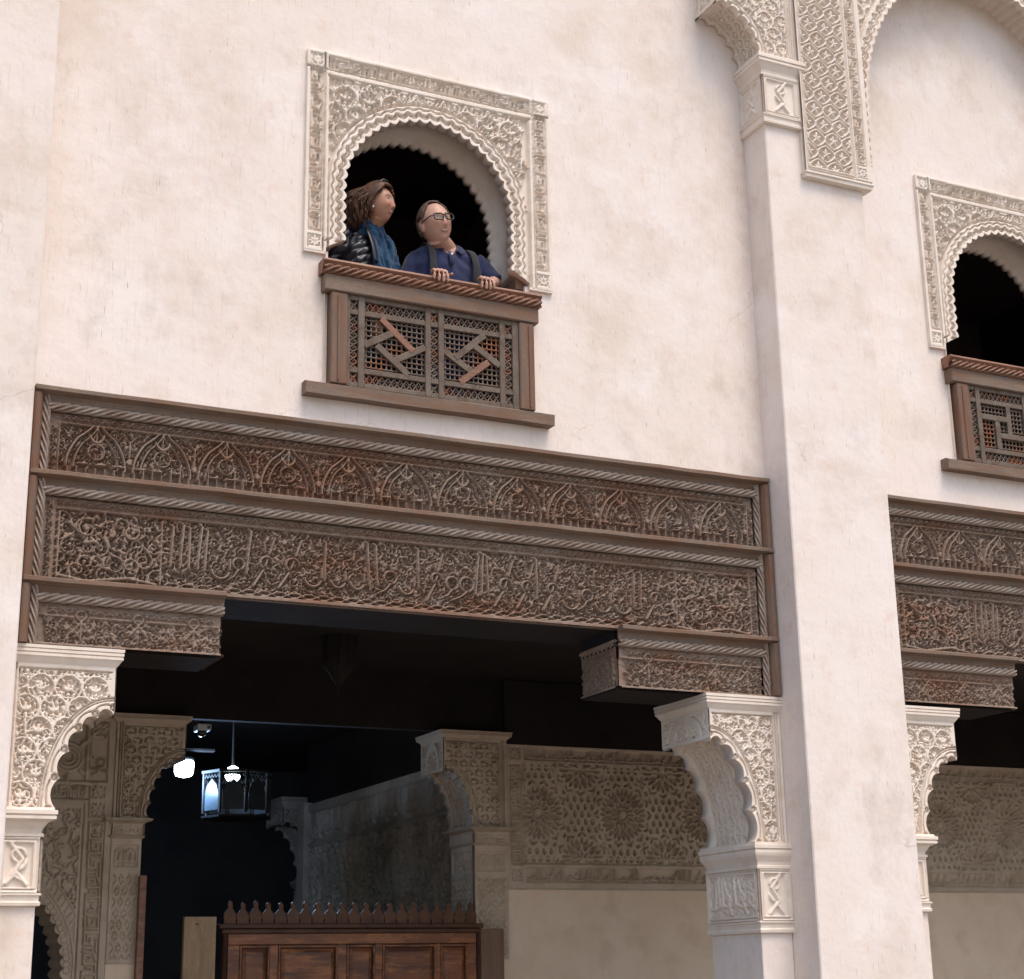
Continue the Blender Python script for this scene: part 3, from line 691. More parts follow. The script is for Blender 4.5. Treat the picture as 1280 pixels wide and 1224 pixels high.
def balustrade(label, ox, oz, kind):
    t = thing('wooden_balustrade', label, 'balustrade', (AX+ox, -.04, 4.57+oz), 'wooden balustrades of the upper windows')
    X = lambda v: v+ox
    Z = lambda v: v+oz
    # sill, posts, top board, rail
    sb = MB(); n = 9
    rg = random.Random(4)
    rings = []
    for i in range(n+1):
        x = 2.640+(4.108-2.640)*i/n; j = rg.uniform(-.004, .004)
        rings.append([(X(x), -.072+j, Z(4.592+j)), (X(x), -.075+j, Z(4.652)), (X(x), -.05, Z(4.664+j*.5)), (X(x), .06, Z(4.664)), (X(x), .06, Z(4.592))])
    sb.loft(rings).build('sill', M['wood_h'], t)
    for a, b_ in ((2.778, 2.872), (3.902, 3.996)):
        po = MB().box(X(a), X(b_), -.066, .05, Z(4.665), Z(5.190)).build('post', M['wood_v'], t, bevel=.006)
        box('groove_strip', X(a+.035 if a < 3 else a+.055), X(a+.048 if a < 3 else a+.068), -.073, -.064, Z(4.68), Z(5.17), M['wood_v'], po, .003)
    box('top_board', X(2.738), X(4.024), -.074, .05, Z(5.192), Z(5.288), M['wood_h'], t, .006)
    ra = MB(); pr = [(-.10, 5.352), (-.092, 5.366), (.055, 5.366), (.055, 5.290), (-.060, 5.290), (-.085, 5.335)]
    ra.loft([[(X(x), y, Z(z)) for y, z in pr] for x in (2.722, 4.036)]); rl = ra.build('rail', M['rail_wood'], t)
    rope('rope_moulding', (X(2.724), -.074, Z(5.312)), (X(4.034), -.074, Z(5.312)), .0275, M['rail_wood'], rl, pitch=.050, strands=5)
    # panel framework
    x0, x1, z0, z1 = 2.872, 3.902, 4.664, 5.192
    u = (x1-x0)/785.0
    col = [0, 15, 50, 78, 350, 375, 410, 435, 695, 720, 755, 785]
    cx = [x0+q*u for q in col]
    row = [0, .028, .082, .112, .416, .446, .500, .528]
    rz = [z0+q for q in row]
    yb, yf = -.030, -.052
    def vbar(a, b_, za, zb): MB().box(X(a), X(b_), yf, yb+.012, Z(za), Z(zb)).build('frame_bar', M['wood_grey'], t, bevel=.0025)
    def hbar(a, b_, za, zb): MB().box(X(a), X(b_), yf+.003, yb+.010, Z(za), Z(zb)).build('frame_bar', M['wood_grey'], t, bevel=.0025)
    for i in (0, 2, 4, 6, 8, 10): vbar(cx[i], cx[i+1], z0, z1)
    gaps = [(cx[1], cx[2]), (cx[3], cx[4]), (cx[5], cx[6]), (cx[7], cx[8]), (cx[9], cx[10])]
    for a, b_ in gaps:
        for j in (0, 2, 4, 6):
            hbar(a, b_, rz[j], rz[j+1])
    yl = yb-.004
    for i, (a, b_) in enumerate(gaps):
        for j in (1, 3, 5):
            za, zb = rz[j], rz[j+1]
            wide = i in (1, 3)
            if wide and j == 3: continue
            if not wide and j != 3: 
                b2 = MB(); mx, mz = (a+b_)/2, (za+zb)/2
                b2.bar((X(a), yl, Z(za)), (X(b_), yl, Z(zb)), .011, .008); b2.bar((X(a), yl+.004, Z(zb)), (X(b_), yl+.004, Z(za)), .011, .008); b2.octa((X(mx), yl, Z(mz)), (.015, .01, .015)); b2.build('corner_star', M['lattice_wood'], t)
            else: lattice_x('lattice_strip', X(a), Z(za), X(b_), Z(zb), yl, M['lattice_wood'], t)
    for i in (1, 3):
        a, b_ = gaps[i]; za, zb = rz[3], rz[4]; W_, H_ = b_-a, zb-za
        lattice('lattice_field', X(a), Z(za), X(b_), Z(zb), .0295, yl+.004, M['lattice_wood'], t, seed=i)
        if kind == 'diag': bars = [((.27, 0), (.80, .54)), ((0, .56), (.52, .20)), ((.20, .52), (.72, 1.0)), ((.50, .76), (1.0, .42))]
        else: bars = [((0, .30), (.64, .30)), ((.64, 0), (.64, .68)), ((.36, .68), (1, .68)), ((.36, .30), (.36, 1))]
        if i == 3: bars = [((1-p[0], p[1]), (1-q[0], q[1])) for p, q in bars]
        for k, (p, q) in enumerate(bars):
            P0 = (X(a+W_*p[0]), yf+.010+.001*k, Z(zb-H_*p[1])); P1 = (X(a+W_*q[0]), yf+.010+.001*k, Z(zb-H_*q[1]))
            MB().bar(P0, P1, .037, .022).build('frame_bar', M['rail_wood'] if (kind == 'diag' and k == (0 if i == 1 else 2)) else M['wood_grey'], t, bevel=.0025)
    return t
balustrade('wooden lattice balustrade with diagonal bars below the two people', 0, 0, 'diag')
balustrade('wooden lattice balustrade with square interlocking bars below the empty window', WX, WZ-.01, 'square')
# ------------------------------------------------------------------ stucco brackets
def collar(name, x0, x1, y0, y1, prof, mat, parent):
    """moulding wrapped round a rectangle: prof [(overhang, z)] from bottom to top"""
    rings = []
    for o_, z in prof: rings.append([(x0-o_, y0-o_, z), (x1+o_, y0-o_, z), (x1+o_, y1+o_, z), (x0-o_, y1+o_, z)])
    return MB().loft(rings).build(name, mat, parent)
def bracket(label, s, xo, zt, zct, zcb, ub, ut, ztip, uj, y0, y1, mat, shaft=True, group=None, lobes=5, R=.050, zfoot=0.0, shaft_mat=None, carved_shaft=None, panel='script', corn=.085):
    """s=+1 opens towards +x. u = distance from the outer edge xo. zt cornice top, zct capital top, zcb capital bottom,
    ub/ut = u of the curve's foot and tip, ztip its tip height, uj = jamb face."""
    t = thing('stucco_bracket', label, 'bracket', (xo+s*.1, y0, zfoot), group)
    Wx = lambda u: xo+s*u
    xs = lambda a, b: (min(Wx(a), Wx(b)), max(Wx(a), Wx(b)))
    zc0 = zt-corn
    def base(tt, o=0.0):
        a = tt*PI/2; u = ut-(ut-ub)*math.cos(a); z = zct+(ztip-zct)*math.sin(a)
        nx, nz = math.cos(a)*(ztip-zct), -math.sin(a)*(ut-ub); l = math.hypot(nx, nz)
        return u+o*nx/l, z+o*nz/l
    amp = .030*(ut-ub)/.26
    lob = lambda tt: base(tt, amp*(1-abs(math.sin(lobes*PI*tt))**.75)-.012)
    # --- front spandrel
    c = Cv(-.01, zct-.02, ut+.06, zc0+.01, .0036)
    X, Z = c.grid()
    vine(c, .09, zct+.06, ut, zc0, R*1.25, .0095); curls(c, .05, zct+.02, ut, zc0, .013, .030, .0082, 41, tries=1500, gap=1.75, h=.92)
    D = np.full(X.shape, 9.0); ctr = [base(i/60) for i in range(61)]
    for u_, z_ in ctr: D = np.minimum(D, np.hypot(X-u_, Z-z_))
    inside = ((X-ut)/(ut-ub))**2+((Z-zct)/(ztip-zct))**2 < 1
    fr = (X < .058) | (Z > zc0-.030) | (X > ut-.022) | (D < .066) | inside
    c.H = np.where(fr, 1.0, c.H)
    c.line([(.052, zct+.03), (.052, zc0-.024), (ut-.018, zc0-.024)], .005, cut=True)
    c.line([(.020, zct), (.020, zc0)], .006, cut=True); c.line([(.036, zct), (.036, zc0)], .005, cut=True)
    c.line([base(i/40, -.060) for i in range(41)], .006, cut=True); c.line([base(i/40, -.048) for i in range(41)], .004, cut=True)
    for k in range(lobes+1):
        p = base(k/lobes, -.006 if 0 < k < lobes else -.016); c.arc(p, .014, 0, 2*PI, .006, cut=True)
        for q in range(4): c.seg((p[0]+.006*math.cos(q*PI/2), p[1]+.006*math.sin(q*PI/2)), (p[0]+.007*math.cos(q*PI/2), p[1]+.007*math.sin(q*PI/2)), .0025, .0025, cut=True)
    for k in range(lobes):
        c.line([base((k+u_)/lobes, -.020-.012*math.sin(u_*PI)) for u_ in np.linspace(.12, .88, 9)], .005, cut=True)
    nt_, nr = 240, 96
    I = np.array([lob(i/nt_) for i in range(nt_+1)]); O = []
    for i in range(nt_+1):
        q = i/nt_; k = .62
        O.append((0, zct+(zc0-zct)*q/k) if q < k else (ut*(q-k)/(1-k), zc0))
    O = np.array(O); A = np.stack([I+(O-I)*u_ for u_ in np.linspace(0, 1, nr+1)], 0)
    h = c.at(A[..., 0], A[..., 1])*.030
    G = np.stack([xo+s*A[..., 0], y0+.026-h, A[..., 1]], -1)
    if s < 0: G = G[:, ::-1]
    sheet('spandrel', G, mat, t)
    # --- lobed rims front and back, carved soffit between them
    rim = .085*min(1.0, (y1-y0)/.5)
    inn = np.array([base(i/nt_, -.03) for i in range(nt_+1)])
    for ya, yb in ((y0-.003, y0+rim), (y1-rim, y1)):
        rows = [(inn, ya), (I, ya), (I, yb), (inn, yb)] if ya > y0 else [(I, ya), (I, yb), (inn, yb)]
        G = np.stack([np.stack([xo+s*p[:, 0], np.full(len(p), y), p[:, 1]], -1) for p, y in rows], 0)
        sheet('lobed_rim', G if s > 0 else G[:, ::-1], mat, t)
    Ls = .62; c = Cv(0, y0+rim-.01, Ls, y1-rim+.01, .0045)
    sebka(c, 0, y0+rim, Ls, y1-rim, .078, .12, .011, star=4)
    nn, md = 120, 84 if y1-y0 > .4 else 50
    B = np.array([base(i/nn, -.038) for i in range(nn+1)]); Bn = np.array([base(i/nn, -.010) for i in range(nn+1)])
    yy = np.linspace(y0+rim-.004, y1-rim+.004, md+1); hh = c.at(np.linspace(0, Ls, nn+1)[:, None]*np.ones(md+1), np.ones((nn+1, 1))*yy)[..., None]
    Q = B[:, None, :]+(Bn-B)[:, None, :]*hh
    G = np.stack([xo+s*Q[..., 0], np.ones((nn+1, 1))*yy, Q[..., 1]], -1)
    sheet('carved_soffit', G if s > 0 else G[:, ::-1], mat, t)
    # --- end face above the tip, with its little arch
    c = Cv(y0, ztip-.01, y1, zc0, .0042); ym = (y0+y1)/2; hz = zc0-ztip
    curls(c, y0+.03, ztip+.02, y1-.03, zc0-.02, .014, .03, .010, 4, tries=300, gap=1.6)
    X, Z = c.grid(); e = ((X-ym)/(.30*(y1-y0)))**2+((Z-ztip)/(hz*.86))**2
    c.H = np.where((e < 1.25) & (e > .62), 1, c.H); c.H = np.where((e >= 1.25) & (e < 1.45), 0, c.H)
    for a_, b_ in ((y0, y0+.022), (y1-.022, y1)): c.rect(a_, ztip, b_, zc0, 1)
    c.rect(y0, ztip-.02, y1, ztip+.012, 1); c.rect(y0, zc0-.014, y1, zc0, 1)
    xe = Wx(ut)
    relief('carved_end', c, .016, mat, t, place=lambda X, Z, h: (xe+s*(h-.010), X, Z), flip=(s < 0))
    a, b = xs(0, ut-.012); box('core', a, b, y0+.028, y1-.002, ztip+.012, zc0+.002, mat, t)
    box('core', *xs(0, .012), y0+.028, y1, zct, ztip+.012, mat, t)
    back = np.array([[(xo+s*p[0], y1-.004, p[1]) for p in inn], [(xo, y1-.004, zct+(ztip-zct)*i/nt_) for i in range(nt_+1)]])
    sheet('back_face', back if s > 0 else back[:, ::-1], mat, t)
    # --- cornice
    k = corn/.085
    a, b = xs(.0, ut)
    collar('cornice', a, b, y0, y1, [(.004, zc0), (.010, zc0+.008*k), (.022, zc0+.026*k), (.030, zc0+.034*k), (.030, zc0+.046*k), (.024, zc0+.049*k), (.032, zc0+.052*k), (.032, zc0+.064*k), (.026, zc0+.067*k), (.034, zc0+.070*k), (.034, zt)], mat, t)
    # --- capital: neck mouldings, inscription panel, base moulding
    a, b = xs(0, uj); H_ = zct-zcb; u0 = max(.0, ub-uj)
    zz = lambda f: zcb+H_*f
    collar('capital_moulding', a, b, y0, y1, [(.006, zz(.70)), (.016, zz(.705)), (.016, zz(.735)), (.006, zz(.745)), (.010, zz(.78)), (.030, zz(.85)), (.034+u0*.6, zz(.88)), (.034+u0*.6, zz(.91)), (.028+u0*.6, zz(.915)), (.038+u0*.6, zz(.93)), (.038+u0*.6, zz(.97)), (.030+u0*.5, zz(.975)), (.030+u0*.4, zct)], mat, t)
    box('capital_block', a, b, y0, y1, zz(.12), zz(.702), mat, t)
    collar('capital_base', a, b, y0, y1, [(.004, zcb-.002), (.016, zcb+.002), (.018, zz(.035)), (.010, zz(.05)), (.012, zz(.10)), (.020, zz(.11)), (.020, zz(.125)), (.006, zz(.132))], mat, t)
    za, zb = zz(.135), zz(.698)
    def cap(c, a, b):
        w_ = b-a; c.H[:] = 1
        m_ = .028 if w_ < .3 else .022
        c.line([(a+.010, za+.012), (b-.010, za+.012), (b-.010, zb-.012), (a+.010, zb-.012)], .005, cut=True, close=True)
        c.rect(a+m_, za+.026, b-m_, zb-.026, 0)
        if w_ < .3:
            x_ = (a+b)/2; c.line([(x_-.03, zb-.03), (x_+.025, zb-.10), (x_-.02, zb-.17), (x_+.03, za+.05)], .020, .012); c.arc((x_+.005, zb-.08), .03, 0, PI*1.4, .012); c.line([(x_-.045, za+.04), (x_, za+.09), (x_+.045, za+.035)], .016)
            c.line([(a+m_+.006, zb-.03), (a+m_+.006, za+.03)], .010); c.leaf((x_+.01, za+.1), .6, .06, .02, .8)
        else: script(c, a+m_+.01, za+.03, b-m_-.01, zb-.03, .017, 5); curls(c, a+m_, za+.03, b-m_, zb-.03, .012, .02, .008, 9, tries=160, h=.6)
    c = Cv(0, za, uj, zb, .004); cap(c, 0, uj)
    relief('inscription_panel', c, .016, mat, t, place=lambda X, Z, h: (xo+s*X, y0-.001-h*1.0+.0, Z), flip=(s < 0))
    c = Cv(y0, za, y1, zb, .004); cap(c, y0, y1)
    xj = Wx(uj); relief('inscription_panel', c, .016, mat, t, place=lambda X, Z, h: (xj+s*(.001+h), X, Z), flip=(s < 0))
    if shaft: box('shaft', *xs(0, uj), y0+.004, y1-.004, zfoot, zcb+.001, shaft_mat or M['plaster'], t, .004)
    return t
GB = 'stucco brackets of the courtyard bays'
BL = bracket('scalloped stucco bracket at the left end of the lintel below two people', 1, 1.232, 3.160, 2.400, 1.960, .235, .500, 2.868, .190, .0, .52, M['stucco'], group=GB)
BR = bracket('scalloped stucco bracket against the plain pilaster, its curved soffit in view', -1, 5.554, 3.138, 2.318, 1.826, .205, .475, 2.895, .205, .0, .52, M['stucco'], group=GB)
b2 = copy_tree(BL, (DX2, 0, -.02)); b2['label'] = 'scalloped stucco bracket half hidden behind the plain pilaster'
# ================================================================== upper storey ornament on the pilaster
UB = bracket('small stucco bracket high on the side of the plain pilaster', -1, 5.816, 8.05, 7.195, 6.72, .281, .576, 7.52, .266, -.252, .0, M['stucco'], shaft=False, zfoot=6.7, lobes=5)
def upper_panel():
    t = thing('carved_panel', 'carved stucco panel of lozenge flowers on the upper pilaster', 'panel', (6.05, -.25, 6.40))
    x0, x1, z0, z1 = 5.815, 6.325, 6.425, 8.2
    box('backing', x0, x1, -.262, -.235, z0, z1, M['stucco'], t, .003)
    c = Cv(x0, z0, x1, z1, .0038)
    xa, xb = x0+.035, x0+.355
    c.H[:] = 1
    c.sub(lambda k: sebka(k, xa, z0+.045, xb, z1, .128, .205, .0125), xa, z0+.045, xb, z1)
    for q in (x0+.012, x0+.024, xb+.012, xb+.024): c.line([(q, z0+.02), (q, z1)], .005, cut=True)
    c.line([(x0+.012, z0+.014), (x1, z0+.014)], .005, cut=True); c.line([(x0+.02, z0+.03), (xb+.02, z0+.03)], .005, cut=True)
    ka, kb = xb+.045, xb+.118
    c.rect(ka, z0+.12, kb, z1, 0); kufic(c, ka+.004, z0+.125, kb-.004, z1, 15, .0095, 2, True)
    c.rect(ka, z0+.035, kb, z0+.108, 0); xrosette(c, ka+.004, z0+.039, kb-.004, z0+.104, .010)
    relief('carved_face', c, .028, M['stucco'], t, y=-.2625)
    collar('foot_moulding', x0+.01, x1-.01, -.27, -.20, [(.0, z0-.034), (.012, z0-.030), (.014, z0-.012), (.022, z0-.004), (.022, z0+.002)], M['stucco'], t)
    return t
upper_panel()
def blind_arch():
    """scalloped stucco arch over the second bay, springing from the pilaster"""
    cx, zc, R_, zs = 7.41, 7.02, 1.035, 6.62; EZ = 1.20
    t = thing('scalloped_arch', 'scalloped carved stucco arch springing from the upper pilaster', 'arch', (cx, -.1, zs))
    I = []; n_leg, n_arc = 80, 560; pitch = .062
    for i in range(n_leg): z = zs+(zc-zs)*i/n_leg; I.append((cx-R_+.018*abs(math.sin(PI*(z-zs)/pitch)), z, PI))
    for i in range(n_arc+1):
        a = PI-PI*i/n_arc; l = zc-zs+R_*(PI-a); r = R_-.018*abs(math.sin(PI*l/pitch)); I.append((cx+r*math.cos(a), zc+EZ*r*math.sin(a), a))
    for i in range(n_leg, 0, -1): z = zs+(zc-zs)*(i-1)/n_leg; I.append((cx+R_-.018*abs(math.sin(PI*(z-zs)/pitch)), z, 0))
    I = np.array(I); X0, X1, Z1 = 6.30, 8.52, 9.0
    c = Cv(X0-.02, zs-.02, X1+.02, Z1, .0045)
    X, Z = c.grid(); R = np.hypot(X-cx, np.maximum(Z-zc, 0)/EZ)
    vine(c, X0+.05, zs+.3, X1, Z1, .062, .012)
    c.H = np.where(R < R_+.085, 1, np.where(R < R_+.1, 0, c.H)); c.H = np.where((X < X0+.03), 1, c.H)
    tot = PI*R_+2*(zc-zs)
    for k in range(int(tot/pitch)):
        l = (k+.5)*pitch
        for rr in (.022, .040):
            pts = []
            for q in range(9):
                u = -1+2*q/8; ll = l+u*pitch*.42; d = rr-.012+.016*u*u
                h_ = zc-zs
                if ll < h_: pts.append((cx-R_-d, zs+ll))
                elif ll < h_+PI*R_: a = PI-(ll-h_)/R_; pts.append((cx+(R_+d)*math.cos(a), zc+EZ*(R_+d)*math.sin(a)))
                else: pts.append((cx+R_+d, zc-(ll-h_-PI*R_)))
            c.line(pts, .008, cut=True)
    pts = [(x+(.066+.006*math.cos(i*1.0))*math.cos(a), z+(.066+.006*math.cos(i*1.0))*math.sin(a)) for i, (x, z, a) in enumerate(I)]
    c.line(pts, .007, cut=True)
    O = []
    for x, z, a in I:
        if a == PI and z < zc: O.append((X0, z)); continue
        if a == 0 and z < zc: O.append((X1, z)); continue
        dx, dz = math.cos(a), EZ*math.sin(a); ts = []
        if dx > 1e-6: ts.append((X1-cx)/dx)
        if dx < -1e-6: ts.append((X0-cx)/dx)
        if dz > 1e-6: ts.append((Z1-zc)/dz)
        k = min(ts); O.append((cx+dx*k, zc+dz*k))
    O = np.array(O); P2 = I[:, :2]
    A = np.stack([P2+(O-P2)*u for u in np.linspace(0, 1, 60)], 0); h = c.at(A[..., 0], A[..., 1])*.028
    G = np.stack([A[..., 0], -.217-h, A[..., 1]], -1)
    sheet('carved_face', G, M['stucco'], t)
    rows = [(P2, -.245), (P2, -.18), (P2+np.stack([np.cos(I[:, 2]), np.sin(I[:, 2])], -1)*.02, -.18), (P2+np.stack([np.cos(I[:, 2]), np.sin(I[:, 2])], -1)*.02, .002)]
    sheet('soffit', np.stack([np.stack([p[:, 0], np.full(len(p), y), p[:, 1]], -1) for p, y in rows], 0), M['stucco'], t)
    box('foot', X0+.006, cx-R_+.002, -.243, .0, zs-.03, zs+.001, M['stucco'], t, .004)
    return t
blind_arch()
# ================================================================== gallery behind the bays
GY, BY = 2.50, 2.86
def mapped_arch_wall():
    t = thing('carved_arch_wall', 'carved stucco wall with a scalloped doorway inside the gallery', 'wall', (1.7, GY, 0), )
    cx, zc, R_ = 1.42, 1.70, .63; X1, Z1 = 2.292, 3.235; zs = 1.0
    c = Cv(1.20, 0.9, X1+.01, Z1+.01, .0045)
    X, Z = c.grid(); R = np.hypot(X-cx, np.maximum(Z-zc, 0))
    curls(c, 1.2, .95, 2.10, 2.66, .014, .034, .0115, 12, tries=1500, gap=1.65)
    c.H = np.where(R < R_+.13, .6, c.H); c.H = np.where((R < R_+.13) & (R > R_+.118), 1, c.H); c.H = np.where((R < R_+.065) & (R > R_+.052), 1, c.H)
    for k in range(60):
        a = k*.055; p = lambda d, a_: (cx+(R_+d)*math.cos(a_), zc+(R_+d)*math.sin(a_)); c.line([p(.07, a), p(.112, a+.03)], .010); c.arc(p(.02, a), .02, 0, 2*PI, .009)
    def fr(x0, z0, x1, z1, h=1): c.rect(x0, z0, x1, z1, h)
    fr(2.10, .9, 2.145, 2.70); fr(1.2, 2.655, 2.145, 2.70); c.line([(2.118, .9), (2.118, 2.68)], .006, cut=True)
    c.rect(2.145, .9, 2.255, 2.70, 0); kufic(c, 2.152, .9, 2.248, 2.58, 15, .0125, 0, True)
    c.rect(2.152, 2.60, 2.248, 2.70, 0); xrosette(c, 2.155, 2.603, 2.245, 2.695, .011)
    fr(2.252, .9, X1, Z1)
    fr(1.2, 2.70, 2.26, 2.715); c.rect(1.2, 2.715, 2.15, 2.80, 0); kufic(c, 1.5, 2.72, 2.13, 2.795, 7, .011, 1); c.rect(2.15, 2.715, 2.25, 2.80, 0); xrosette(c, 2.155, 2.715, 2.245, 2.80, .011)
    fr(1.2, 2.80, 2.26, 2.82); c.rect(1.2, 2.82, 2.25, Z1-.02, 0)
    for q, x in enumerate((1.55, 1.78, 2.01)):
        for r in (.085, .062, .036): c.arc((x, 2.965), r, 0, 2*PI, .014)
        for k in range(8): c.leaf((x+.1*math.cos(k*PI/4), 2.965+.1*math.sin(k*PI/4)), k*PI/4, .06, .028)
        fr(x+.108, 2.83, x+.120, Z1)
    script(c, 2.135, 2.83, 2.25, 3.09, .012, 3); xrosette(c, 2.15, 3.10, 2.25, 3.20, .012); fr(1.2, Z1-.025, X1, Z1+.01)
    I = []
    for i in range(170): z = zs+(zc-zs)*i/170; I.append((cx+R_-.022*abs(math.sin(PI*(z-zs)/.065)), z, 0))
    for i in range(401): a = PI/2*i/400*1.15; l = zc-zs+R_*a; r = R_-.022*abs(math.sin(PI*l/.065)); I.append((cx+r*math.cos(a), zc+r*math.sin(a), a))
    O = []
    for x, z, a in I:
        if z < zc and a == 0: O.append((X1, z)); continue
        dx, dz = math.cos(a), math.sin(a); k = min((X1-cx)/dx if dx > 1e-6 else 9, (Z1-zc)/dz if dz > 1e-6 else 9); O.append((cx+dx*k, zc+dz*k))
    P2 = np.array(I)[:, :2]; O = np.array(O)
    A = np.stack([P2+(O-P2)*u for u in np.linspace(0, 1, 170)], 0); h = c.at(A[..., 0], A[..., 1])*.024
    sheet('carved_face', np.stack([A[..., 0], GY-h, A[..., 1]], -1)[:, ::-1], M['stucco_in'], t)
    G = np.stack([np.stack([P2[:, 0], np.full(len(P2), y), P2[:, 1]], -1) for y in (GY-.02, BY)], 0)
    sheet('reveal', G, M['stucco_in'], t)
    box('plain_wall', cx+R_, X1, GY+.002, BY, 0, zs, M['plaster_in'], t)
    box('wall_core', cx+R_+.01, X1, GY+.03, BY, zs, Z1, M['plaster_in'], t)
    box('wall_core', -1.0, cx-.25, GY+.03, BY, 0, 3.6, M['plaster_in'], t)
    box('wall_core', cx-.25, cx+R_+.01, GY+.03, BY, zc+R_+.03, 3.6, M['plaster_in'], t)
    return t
mapped_arch_wall()
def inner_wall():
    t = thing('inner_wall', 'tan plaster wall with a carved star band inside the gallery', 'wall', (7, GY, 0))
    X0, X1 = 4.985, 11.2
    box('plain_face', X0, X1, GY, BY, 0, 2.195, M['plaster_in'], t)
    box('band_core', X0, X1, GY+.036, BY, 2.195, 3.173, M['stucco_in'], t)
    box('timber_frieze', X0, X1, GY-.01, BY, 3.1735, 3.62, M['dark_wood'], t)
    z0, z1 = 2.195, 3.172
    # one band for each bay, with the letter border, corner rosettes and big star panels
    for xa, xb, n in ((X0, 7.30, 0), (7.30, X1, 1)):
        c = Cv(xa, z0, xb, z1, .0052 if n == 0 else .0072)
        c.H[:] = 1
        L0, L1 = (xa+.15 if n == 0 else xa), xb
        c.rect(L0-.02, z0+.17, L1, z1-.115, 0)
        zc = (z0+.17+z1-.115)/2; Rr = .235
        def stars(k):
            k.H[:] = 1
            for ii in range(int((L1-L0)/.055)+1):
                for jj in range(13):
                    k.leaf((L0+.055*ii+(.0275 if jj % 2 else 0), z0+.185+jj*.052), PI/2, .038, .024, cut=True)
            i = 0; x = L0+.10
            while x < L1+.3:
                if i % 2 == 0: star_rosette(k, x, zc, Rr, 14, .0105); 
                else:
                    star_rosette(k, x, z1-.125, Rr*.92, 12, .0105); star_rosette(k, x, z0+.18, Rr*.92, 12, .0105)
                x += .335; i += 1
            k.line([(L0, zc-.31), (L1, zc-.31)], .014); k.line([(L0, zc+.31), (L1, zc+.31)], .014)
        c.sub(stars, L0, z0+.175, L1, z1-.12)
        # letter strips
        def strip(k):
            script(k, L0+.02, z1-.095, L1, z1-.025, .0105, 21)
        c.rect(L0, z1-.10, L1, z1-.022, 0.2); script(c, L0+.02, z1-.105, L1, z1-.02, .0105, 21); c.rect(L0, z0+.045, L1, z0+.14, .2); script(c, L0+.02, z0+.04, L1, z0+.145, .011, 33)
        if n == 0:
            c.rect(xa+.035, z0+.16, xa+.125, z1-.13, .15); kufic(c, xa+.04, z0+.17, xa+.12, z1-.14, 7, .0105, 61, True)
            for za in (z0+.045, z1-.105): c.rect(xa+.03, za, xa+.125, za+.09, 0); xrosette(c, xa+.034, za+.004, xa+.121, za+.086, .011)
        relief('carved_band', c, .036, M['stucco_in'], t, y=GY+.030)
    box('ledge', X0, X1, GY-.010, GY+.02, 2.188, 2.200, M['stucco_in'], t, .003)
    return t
inner_wall()
GI = 'stucco brackets beside the gallery gate'
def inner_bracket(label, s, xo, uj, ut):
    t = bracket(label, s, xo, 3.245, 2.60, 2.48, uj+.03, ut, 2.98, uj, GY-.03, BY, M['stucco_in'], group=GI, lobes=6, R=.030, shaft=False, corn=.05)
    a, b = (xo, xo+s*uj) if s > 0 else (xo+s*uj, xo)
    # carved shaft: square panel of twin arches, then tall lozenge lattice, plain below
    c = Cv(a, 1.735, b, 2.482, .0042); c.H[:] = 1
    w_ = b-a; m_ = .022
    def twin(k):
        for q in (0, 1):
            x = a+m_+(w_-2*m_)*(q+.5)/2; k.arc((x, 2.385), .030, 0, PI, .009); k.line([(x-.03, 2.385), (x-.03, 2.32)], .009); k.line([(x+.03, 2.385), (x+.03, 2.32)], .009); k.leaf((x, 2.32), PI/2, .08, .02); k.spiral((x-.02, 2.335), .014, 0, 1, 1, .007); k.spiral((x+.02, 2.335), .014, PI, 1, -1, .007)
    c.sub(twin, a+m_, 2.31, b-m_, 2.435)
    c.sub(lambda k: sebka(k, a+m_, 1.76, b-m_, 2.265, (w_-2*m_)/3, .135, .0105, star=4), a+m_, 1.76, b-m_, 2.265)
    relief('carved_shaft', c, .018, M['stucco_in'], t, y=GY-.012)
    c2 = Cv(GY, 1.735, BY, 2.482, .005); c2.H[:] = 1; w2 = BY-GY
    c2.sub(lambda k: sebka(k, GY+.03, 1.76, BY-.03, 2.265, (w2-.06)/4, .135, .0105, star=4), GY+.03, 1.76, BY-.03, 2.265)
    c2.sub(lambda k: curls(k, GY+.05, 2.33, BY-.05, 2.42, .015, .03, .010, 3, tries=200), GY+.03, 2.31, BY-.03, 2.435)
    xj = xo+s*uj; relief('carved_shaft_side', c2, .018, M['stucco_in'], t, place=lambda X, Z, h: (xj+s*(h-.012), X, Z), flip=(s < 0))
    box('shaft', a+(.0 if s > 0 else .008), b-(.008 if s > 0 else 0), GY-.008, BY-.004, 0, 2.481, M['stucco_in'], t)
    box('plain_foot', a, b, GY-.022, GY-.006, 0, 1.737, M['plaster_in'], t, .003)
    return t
inner_bracket('shaded stucco bracket and carved shaft beside the scalloped doorway in the gallery', 1, 2.294, .185, .435)
inner_bracket('shaded stucco bracket and carved shaft between the gate and the star band', -1, 4.983, .245, .470)
